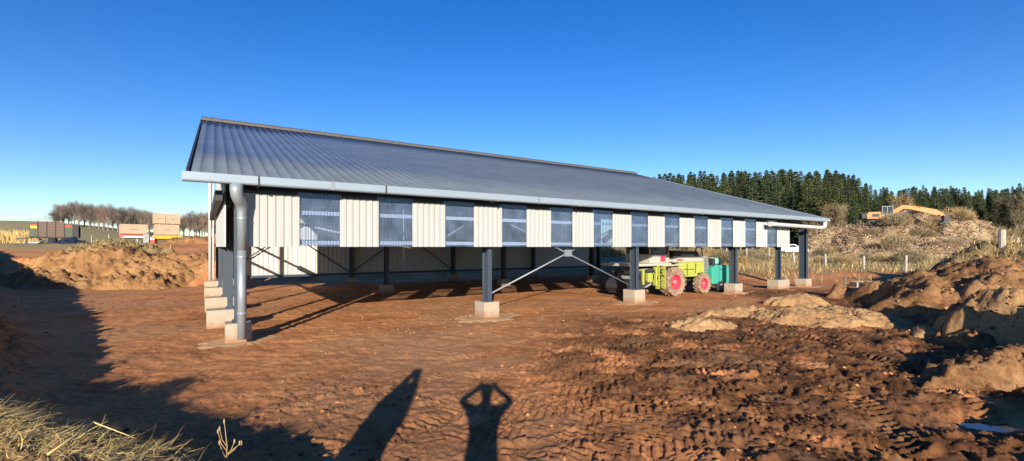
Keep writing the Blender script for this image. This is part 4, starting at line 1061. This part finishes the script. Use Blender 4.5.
# skyline of the forest: (pixel x, top y) as measured
SKY = [(640, 176), (665, 172), (690, 171), (705, 170), (720, 170), (740, 170), (765, 169), (800, 168), (830, 169), (850, 172), (862, 180), (880, 186), (895, 190), (915, 184), (935, 187), (950, 186), (965, 187), (972, 195), (985, 186), (1000, 189), (1015, 184), (1030, 180), (1060, 182)]
def sky_at(p): return float(np.interp(p, [a for a, b in SKY], [b for a, b in SKY]))
fir_used = set(); nfir = 0
def plant_fir(px, Z, jit, label=None):
    global nfir
    i = rng.randrange(6); src = firs[i]; h0 = (15, 16.5, 14, 17, 13, 15.5)[i]
    X = px2(px, Z); zg = float(base_h(np.array([X]), np.array([Z]))[0])
    want = EYE + (HY - sky_at(px) - jit) * Z / F - zg
    want = max(6, want); s = want / (h0 * 1.02); sx = s * rng.uniform(.85, 1.12) * (1 if s < 1.1 else .92)
    if i not in fir_used: o = src; fir_used.add(i); o.location = (X, Z, zg - .1); o.rotation_euler = (0, 0, rng.uniform(0, 6)); o.scale = (sx, sx, s)
    else: o = dup(src, (X, Z, zg - .1), rng.uniform(0, 6.28), (sx, sx, s))
    if label: o['label'] = label; del o['group']
    nfir += 1
for row, (Z0, step, lo, hi) in enumerate([(77, 9, 712, 856), (86, 9, 680, 870), (95, 7, 650, 1062), (92, 6, 850, 1066), (98, 6, 860, 1066), (101, 6, 636, 1066), (107, 6, 632, 1066), (113, 5.5, 632, 1066)]):
    p = lo
    while p < hi:
        pj = p + rng.uniform(-3, 3); Z = Z0 + rng.uniform(-4, 4)
        j = rng.choice([-2, 0, 0, 1, 3, 5, 9, 14]) if row != 0 else rng.choice([2, 6, 10, 14, 20])
        plant_fir(pj, Z, j); p += step * rng.uniform(.75, 1.3)
plant_fir(847, 73, 17, 'broad fir standing forward of the forest directly left of the excavator')

def bare_tree(seed, h, spread, name, label, group, m='twig', trunk=True, ntw=2600, tw=(.5, 1.5), tr=.03):
    g = random.Random(seed); root = thing(name, label, 'tree' if 'tree' in name else 'shrub', (0, 0, 0), 0, group)
    b = MB(); limbs = []
    b.tube([(0, 0, -.4), (.1, 0, h * .25), (0, .1, h * .5), (.1, .05, h * .78)], [h * .022, h * .017, h * .012, h * .004], 7)
    for k in range(30):
        z0 = h * g.uniform(.14, .74); a = g.uniform(0, 6.28); L = spread * g.uniform(.55, 1.1) * (1.15 - .6 * z0 / h); e = g.uniform(.55, 1.3)
        p0 = Vector((0, 0, z0)); d = Vector((math.cos(a) * math.cos(e), math.sin(a) * math.cos(e), math.sin(e)))
        p1 = p0 + d * L * .5 + Vector((0, 0, .1)); p2 = p0 + d * L + Vector((g.uniform(-.3, .3), g.uniform(-.3, .3), L * .12))
        b.tube([p0, p1, p2], [h * .009, h * .006, h * .002], 5); limbs.append((p0, p1, p2))
    b.build('trunk', M['bark'], root)
    tris = []
    for k in range(ntw):
        l = g.choice(limbs); t = g.uniform(.25, 1.0)
        p = l[0].lerp(l[1], t * 2) if t < .5 else l[1].lerp(l[2], t * 2 - 1)
        p = p + Vector((g.gauss(0, spread * .11), g.gauss(0, spread * .11), g.gauss(.1, spread * .12)))
        d = Vector((g.gauss(0, .6) + p.x * .12, g.gauss(0, .6) + p.y * .12, abs(g.gauss(.7, .5)))).normalized(); L = g.uniform(*tw)
        s = d.cross(Vector((g.gauss(0, 1), g.gauss(0, 1), g.gauss(0, 1)))).normalized() * tr
        tris.append([tuple(p - s), tuple(p + s), tuple(p + d * L)])
    tri_mesh('crown', tris, M[m], root)
    return root
BG = 'bare trees of the copse beyond the field'; BL = 'leafless brown tree in the bare copse on the skyline behind the trailers'
bts = [bare_tree(200 + i, h, s, 'bare_tree', BL, BG, ntw=1300, tw=(.7, 2.2), tr=.020) for i, (h, s) in enumerate([(10, 3.6), (11, 4.0), (9, 3.2), (10.5, 3.0)])]
BH = [10.2, 11.2, 9.2, 10.6]
CSK = [(50, 212), (58, 203), (70, 200), (85, 201), (105, 202), (125, 205), (140, 207), (152, 210), (158, 216), (175, 213), (190, 209), (205, 210), (225, 209)]
used = set()
p = 54
spots = []
while p < 232:
    if not (154 < p < 160): spots.append((p, 128)); 
    p += rng.uniform(3.5, 6)
p = 58
while p < 232: spots.append((p, 140)); p += rng.uniform(5, 8)
for p, Z in spots:
    Z += rng.uniform(-5, 5); X = px2(p, Z); zg = float(base_h(np.array([X]), np.array([Z]))[0]); i = rng.randrange(4)
    ty = float(np.interp(p, [a for a, b in CSK], [b for a, b in CSK])) + rng.choice([0, 0, 1, 2, 3]); s = max(.45, (EYE + (HY - ty) * Z / F - zg) / BH[i])
    sx = max(s, .75) * rng.uniform(.8, 1.05)
    if i not in used: o = bts[i]; used.add(i); o.location = (X, Z, zg); o.scale = (sx, sx, s)
    else: o = dup(bts[i], (X, Z, zg), rng.uniform(0, 6.28), (sx, sx, s))
# bare trees at the forest foot and brush along the heap
FB = bare_tree(230, 8, 2.4, 'bare_tree', 'pale leafless tree in front of the dark firs', 'pale bare trees at the forest foot', 'brush', tr=.03)
first = True
for p, Z, s in [(831, 72, .9), (838, 71, .75), (902, 84, 1.05), (918, 80, .8), (1004, 84, .9), (1018, 82, 1.0), (812, 74, .7)]:
    X = px2(p, Z); zg = tz(X, Z)
    if first: FB.location = (X, Z, zg); FB.scale = (s,) * 3; first = False
    else: dup(FB, (X, Z, zg), rng.uniform(0, 6), s)
def shrub(seed, h, w, n, label, group, m):
    g = random.Random(seed); root = thing('bare_shrub', label, 'shrub', (0, 0, 0), 0, group); tris = []
    b = MB()
    for k in range(9):
        a = g.uniform(0, 6.28); r = w * g.uniform(.3, .9); b.tube([(0, 0, -.15), (math.cos(a) * r * .4, math.sin(a) * r * .4, h * .5), (math.cos(a) * r, math.sin(a) * r, h * g.uniform(.7, 1))], [.035, .025, .008], 4)
    b.build('stem', M['bark'], root)
    for k in range(n):
        a = g.uniform(0, 6.28); r = w * math.sqrt(g.random()); z = h * g.uniform(.05, .75) * (1 - .5 * (r / w) ** 2); p = Vector((math.cos(a) * r, math.sin(a) * r, z))
        d = Vector((g.gauss(0, .5) + p.x * .3, g.gauss(0, .5) + p.y * .3, abs(g.gauss(.8, .4)))).normalized(); L = g.uniform(.3, .9) * h * .5; s = d.cross(Vector((g.gauss(0, 1), g.gauss(0, 1), .2))).normalized() * .022
        tris.append([tuple(p - s), tuple(p + s), tuple(p + d * L)])
    tri_mesh('twigs', tris, M[m], root)
    return root
shr = [shrub(300 + i, h, w, n, 'dry bare shrub growing along the fence and brushwood heap', 'bare shrubs round the fence and brushwood heap', 'brush') for i, (h, w, n) in enumerate([(1.3, 1.0, 700), (1.8, 1.2, 900), (1.0, 1.2, 700)])]
used = set()
def put_shrub(X, Y, s, label=None):
    i = rng.randrange(3); z = tz(X, Y)
    if i not in used: o = shr[i]; used.add(i); o.location = (X, Y, z); o.scale = (s,) * 3
    else: o = dup(shr[i], (X, Y, z), rng.uniform(0, 6.28), s)
for k in range(46):
    p = rng.uniform(690, 1030); Z = rng.uniform(39, 60)
    if abs(p - 790) < 18: continue
    put_shrub(px2(p, Z), Z, rng.uniform(.55, 1.0))
for k in range(34):
    p = rng.choice([rng.uniform(955, 1040), rng.uniform(955, 1010), rng.uniform(815, 865)]); Z = rng.uniform(64, 82); put_shrub(px2(p, Z), Z, rng.uniform(1.1, 2.4))
for k in range(10):
    p = rng.uniform(560, 690); Z = rng.uniform(52, 62); put_shrub(px2(p, Z), Z, rng.uniform(.9, 1.5))
for X, Y, sc_ in ((-3.1, 2.2, .36), (-5.5, 4.0, .30), (-4.3, 3.1, .26)):
    o = dup(shr[1], (X, Y, hz(X, Y)), rng.uniform(0, 6), sc_, 'small leafless bush on the earth ridge at the left edge of the yard', 'small bushes on the shaded ridge')
for k in range(34):
    p = rng.uniform(850, 1000); Z = rng.uniform(52, 68); put_shrub(px2(p, Z), Z, rng.uniform(.5, 1.1))

# ------------------------------------------------------------------ dry grass
def blades(name, pts, lens, widths, elev, az, mats, mi, label, cat, seed, curl=.5, seg=3):
    g = np.random.default_rng(seed); n = len(pts); V = []
    d = np.stack([np.cos(az) * np.cos(elev), np.sin(az) * np.cos(elev), np.sin(elev)], 1)
    s = np.stack([-np.sin(az + g.normal(0, .4, n)), np.cos(az), g.normal(0, .5, n)], 1); s /= np.linalg.norm(s, axis=1)[:, None]
    p = pts.copy(); bend = g.normal(-curl, .35, n) * .5; side = g.normal(0, .22, n)
    for k in range(seg + 1):
        w = widths * (1 - .8 * k / seg)
        V.append(p - s * w[:, None]); V.append(p + s * w[:, None])
        p = p + d * (lens / seg)[:, None]
        d = d + np.stack([-np.sin(az) * side, np.cos(az) * side, bend], 1); d /= np.linalg.norm(d, axis=1)[:, None]
    V = np.stack(V, 1); m = 2 * (seg + 1)
    f = np.array([(2 * k, 2 * k + 1, 2 * k + 3, 2 * k + 2) for k in range(seg)])
    Fc = (f[None] + (np.arange(n) * m)[:, None, None]).reshape(-1, 4)
    o = np_mesh(name, V.reshape(-1, 3), Fc, mats, mi=np.repeat(mi, seg))
    return tag(o, label, cat, None, 'stuff')
n = 62000; x = g.uniform(-8.5, -1.9, n); y = g.uniform(1.5, 6.6, n); rh = ridge_h(x, y)
k = (g.uniform(0, 1, n) < sst(.34, .62, rh + .12 * fbm(x * 1.5, y * 1.5, 2, 130)) * sst(-2.1, -3.0, x) * (1 - .5 * sst(.05, .4, fbm(x * 2.2, y * 2.2, 3, 133)))); x, y = x[k], y[k]; n = len(x)
z = H(x, y) + g.uniform(0, .06, n)
mess = fbm(x * 1.2, y * 1.2, 2, 140)
blades('dry_grass', np.stack([x, y, z], 1), g.uniform(.06, .24, n), g.uniform(.001, .003, n), g.normal(.15, .35, n), 3.0 * mess + g.normal(.2, .7, n), [M['straw'], M['straw2'], M['straw3']], np.where(g.uniform(0, 1, n) < .52, 0, np.where(g.uniform(0, 1, n) < .8, 1, 2)), 'matted dry yellow grass on the earth bank at the bottom edge', 'grass', 3, .35, 4)
# grass on the climbing ground right of the barn and on banks
n = 46000; y = g.uniform(30, 64, n); x = y * g.uniform(.30, 1.15, n); t, D = to_b(x, y); nn = fbm(x * .25, y * .25, 3, 90)
k = (g.uniform(0, 1, n) < .9 * np.clip(sst(31.5, 36.5, y + 5 * nn) * sst(28, 30, t + nn) + sst(26, 29, t) * sst(37, 43, y + 4 * nn), 0, 1) * sst(-.35, .25, fbm(x * .5, y * .5, 3, 150) + .2)); x, y = x[k], y[k]; z = top(x, y); n = len(x)
blades('rough_grass', np.stack([x, y, z], 1), g.uniform(.2, .5, n), g.uniform(.012, .028, n), g.normal(1.05, .3, n), g.uniform(0, 6.28, n), [M['straw'], M['straw2'], M['straw3'], M['chip2']], g.choice([0, 1, 1, 1, 2, 2, 3, 3, 3], n), 'tussocky dry grass on the rising ground behind the fence', 'grass', 5, .5, 2)
n = 12000; y = g.uniform(50, 72, n); x = y * g.uniform(-1.2, -1.0, n); z = top(x, y)
blades('field_grass', np.stack([x, y, z], 1), g.uniform(.7, 1.7, n), g.uniform(.018, .035, n), g.normal(1.35, .15, n), g.uniform(0, 6.28, n), [M['straw'], M['straw2']], g.choice([0, 0, 1], n), 'tall pale dry grass at the field edge left of the green trailer', 'grass', 7, .2, 2)
n = 5000; x = g.uniform(22, 36, n); y = g.uniform(21, 31, n); z = top(x, y); k = z - H(x, y, False) > .5; x, y, z = x[k], y[k], z[k]; n = len(x)
blades('bank_grass', np.stack([x, y, z], 1), g.uniform(.15, .5, n), g.uniform(.008, .018, n), g.normal(1.0, .4, n), g.uniform(0, 6.28, n), [M['straw2'], M['straw3'], M['straw']], g.choice([0, 0, 1, 2], n), 'sparse brown grass on the dark bank below the thick gate post', 'grass', 9, .5, 2)
n = 5000; x = g.uniform(-31, -22, n); y = g.uniform(30, 37, n); z = top(x, y); k = z - H(x, y, False) > .5; x, y, z = x[k], y[k], z[k]; n = len(x)
blades('mound_grass', np.stack([x, y, z], 1), g.uniform(.12, .4, n), g.uniform(.008, .016, n), g.normal(.7, .4, n), g.uniform(0, 6.28, n), [M['straw2'], M['straw'], M['straw3']], g.choice([0, 0, 1, 2], n), 'dead grass matted over the ragged brown spoil mound', 'grass', 10, .5, 2)
# a long broken reed on the bank and a dried weed
X0, Y0 = -3.55, 3.55
b = MB(); b.tube([(-3.42, 3.45, hz(-3.42, 3.45) + .04), (-3.50, 3.75, hz(-3.5, 3.75) + .10), (-3.58, 4.0, hz(-3.58, 4.0) + .15)], [.009, .008, .006], 7); b.tube([(-3.58, 4.0, hz(-3.58, 4.0) + .15), (-3.25, 4.02, hz(-3.25, 4.02) + .12)], [.006, .003], 6)
tag(b.build('broken_reed', M['straw'], None, True), 'long snapped yellow reed lying across the grassy bank', 'reed')
def weed(px, py_, Z, hgt, label, seed):
    X = px2(px, Z); z = hz(X, Z); o = thing('dried_weed', label, 'weed', (X, Z, z - .02)); gg = random.Random(seed)
    b = MB(); b.tube([(0, 0, 0), (.01, 0, hgt * .5), (-.015, 0, hgt)], [.005, .004, .0025], 6)
    tips = [(-.015, 0, hgt)]
    for k in range(6):
        s = (-1) ** k; z0 = hgt * gg.uniform(.25, .6); e = (s * gg.uniform(.05, .11), gg.uniform(-.05, .05), z0 + gg.uniform(.08, .17)); b.tube([(0, 0, z0), (e[0] * .6, e[1] * .6, z0 + .05), e], [.003, .0027, .002], 5); tips.append(e)
    b.build('stem', M['straw2'], o)
    for e in tips:
        b = MB(); b.lathe([(.002, -.022), (.006, -.012), (.008, .0), (.006, .012), (.002, .022)], e[0], e[1], e[2], 'z', 8); b.build('seed_head', M['straw2'], o, True)
    return o
weed(226, 0, 3.95, .42, 'dried brown weed with small seed heads standing at the bottom edge', 1)

for k, (X, Y, hh) in enumerate([(-4.6, 3.75, .55), (-5.1, 4.0, .8), (-5.7, 4.3, .5), (-6.4, 4.5, 1.0), (-7.0, 4.7, .7), (-7.9, 5.1, .9), (-9.0, 6.1, 1.1), (-10.2, 7.0, .8), (-11.5, 8.0, 1.2), (-13, 9.1, 1.0)]):
    weed(512 + F * X / Y, 0, Y, hh, 'tall dead weed stalk on the shaded earth ridge at the left edge', 20 + k)['group'] = 'dead weed stalks on the shaded ridge'
# ------------------------------------------------------------------ puddle
gg = random.Random(8); n = 40; pts = []
for k in range(n):
    a = 2 * math.pi * k / n; r = 1 + .22 * math.sin(3 * a + 1) + gg.uniform(-.08, .08); pts.append((math.cos(a) * .50 * r, math.sin(a) * .25 * r))
b = MB(); b.add([(x, y, 0) for x, y in pts], [tuple(range(n))])
pw = b.build('puddle', M['water'], None, loc=(6.4, 6.1, float(base_h(np.array([6.35]), np.array([6.1]))[0]) + .035)); tag(pw, 'small blue reflecting puddle in the dark mud', 'puddle', None, 'structure')

# ------------------------------------------------------------------ people behind the camera: their shadows fall into the picture
def person(label, loc, rz, joints, edges, radii, group=None):
    me = bpy.data.meshes.new('person'); me.from_pydata(joints, edges, []); o = bpy.data.objects.new('person', me); COL.objects.link(o)
    m = o.modifiers.new('skin', 'SKIN'); m.use_smooth_shade = True
    for i, r in enumerate(radii):
        sv = me.skin_vertices[0].data[i]; sv.radius = r if isinstance(r, tuple) else (r, r); sv.use_root = i == 0
    s = o.modifiers.new('sub', 'SUBSURF'); s.levels = 1; s.render_levels = 2
    me.materials.append(M['jacket']); o.location = loc; o.rotation_euler = (0, 0, rz)
    return tag(o, label, 'person')
def arms_up(elbow, hand, lean=0):
    J = [(0, 0, .95), (0, 0, 1.15), (0, 0, 1.36), (0, 0, 1.50), (0, 0, 1.60), (0, .02, 1.70)]
    Rr = [(.17, .13), (.17, .12), (.19, .12), (.065, .065), (.09, .10), (.085, .10)]
    E = [(0, 1), (1, 2), (2, 3), (3, 4), (4, 5)]
    for s in (-1, 1):
        i = len(J); J += [(s * .19, 0, 1.42), (s * elbow[0], elbow[1], elbow[2]), (s * hand[0], hand[1], hand[2]), (s * hand[0] * .7, hand[1] + .02, hand[2] + .10)]
        Rr += [.075, .055, .042, (.03, .05)]; E += [(2, i), (i, i + 1), (i + 1, i + 2), (i + 2, i + 3)]
        i = len(J); J += [(s * .10, 0, .88), (s * .12, .02, .48), (s * .13, -.01, .09), (s * .14, .14, .05)]; Rr += [(.115, .12), .075, .055, (.05, .045)]; E += [(0, i), (i, i + 1), (i + 1, i + 2), (i + 2, i + 3)]
    return J, E, Rr
J, E, Rr = arms_up((.38, .10, 1.50), (.13, .20, 1.66))
zp = float(base_h(np.array([-.19]), np.array([-.42]))[0])
p1 = person('person in a dark jacket holding a phone up before the face with both hands', (-.19, -.42, zp), 0, J, E, Rr)
J, E, Rr = arms_up((.11, .06, 1.70), (.035, .14, 1.93))
Rr = [tuple(q * 1.3 for q in r) if isinstance(r, tuple) else r * 1.35 for r in Rr]; Rr[0] = Rr[1] = (.24, .17); Rr[2] = (.24, .16)
zp = float(base_h(np.array([-1.5]), np.array([-.4]))[0])
p2 = person('person in a dark jacket stretching both arms overhead beside the photographer', (-1.5, -.4, zp), 0, J, E, Rr)
for p, x in ((p1, 0), (p2, 0)):
    b = MB(); b.lathe([(.02, .115), (.07, .095), (.098, .03), (.1, -.04), (.06, -.06)], 0, -.01, 1.68, 'z', 14); b.build('hair', M['hair'], p, True)

# ------------------------------------------------------------------ camera, sun, sky
cam = bpy.data.cameras.new('camera'); co = bpy.data.objects.new('camera', cam); COL.objects.link(co); scn.camera = co
co.location = (0, 0, EYE); co.rotation_euler = (R(90), 0, 0)
cam.sensor_width = 36; cam.lens = F / 1024 * 36; cam.shift_y = (HY - 230.5) / 1024; cam.clip_start = .05; cam.clip_end = 6000
sd = bpy.data.lights.new('sun', 'SUN'); sd.energy = 5.0; sd.angle = R(.5); sd.color = (1, .905, .76)
so = bpy.data.objects.new('sun', sd); COL.objects.link(so)
az = R(SUN_AZ); el = R(SUN_EL)
dirv = Vector((math.sin(az) * math.cos(el), math.cos(az) * math.cos(el), -math.sin(el)))
so.rotation_euler = dirv.to_track_quat('-Z', 'Y').to_euler()
w = bpy.data.worlds.new('World'); scn.world = w; w.use_nodes = True
N, L = w.node_tree.nodes, w.node_tree.links
sk = N.new('ShaderNodeTexSky'); sk.sky_type = 'NISHITA'; sk.sun_disc = False; sk.sun_elevation = el; sk.sun_rotation = R(180 - SUN_AZ)
sk.altitude = 600; sk.air_density = 1.0; sk.dust_density = .1; sk.ozone_density = 3.0
hs = N.new('ShaderNodeHueSaturation'); hs.inputs['Saturation'].default_value = 1.33; hs.inputs['Hue'].default_value = .517; L.new(sk.outputs[0], hs.inputs['Color']); L.new(hs.outputs[0], N['Background'].inputs[0]); N['Background'].inputs[1].default_value = .097
scn.view_settings.view_transform = 'Standard'; scn.view_settings.look = 'None'; scn.view_settings.exposure = .9; scn.view_settings.gamma = 1
scn.cycles.max_bounces = 6; scn.cycles.transparent_max_bounces = 12; scn.cycles.use_denoising = True
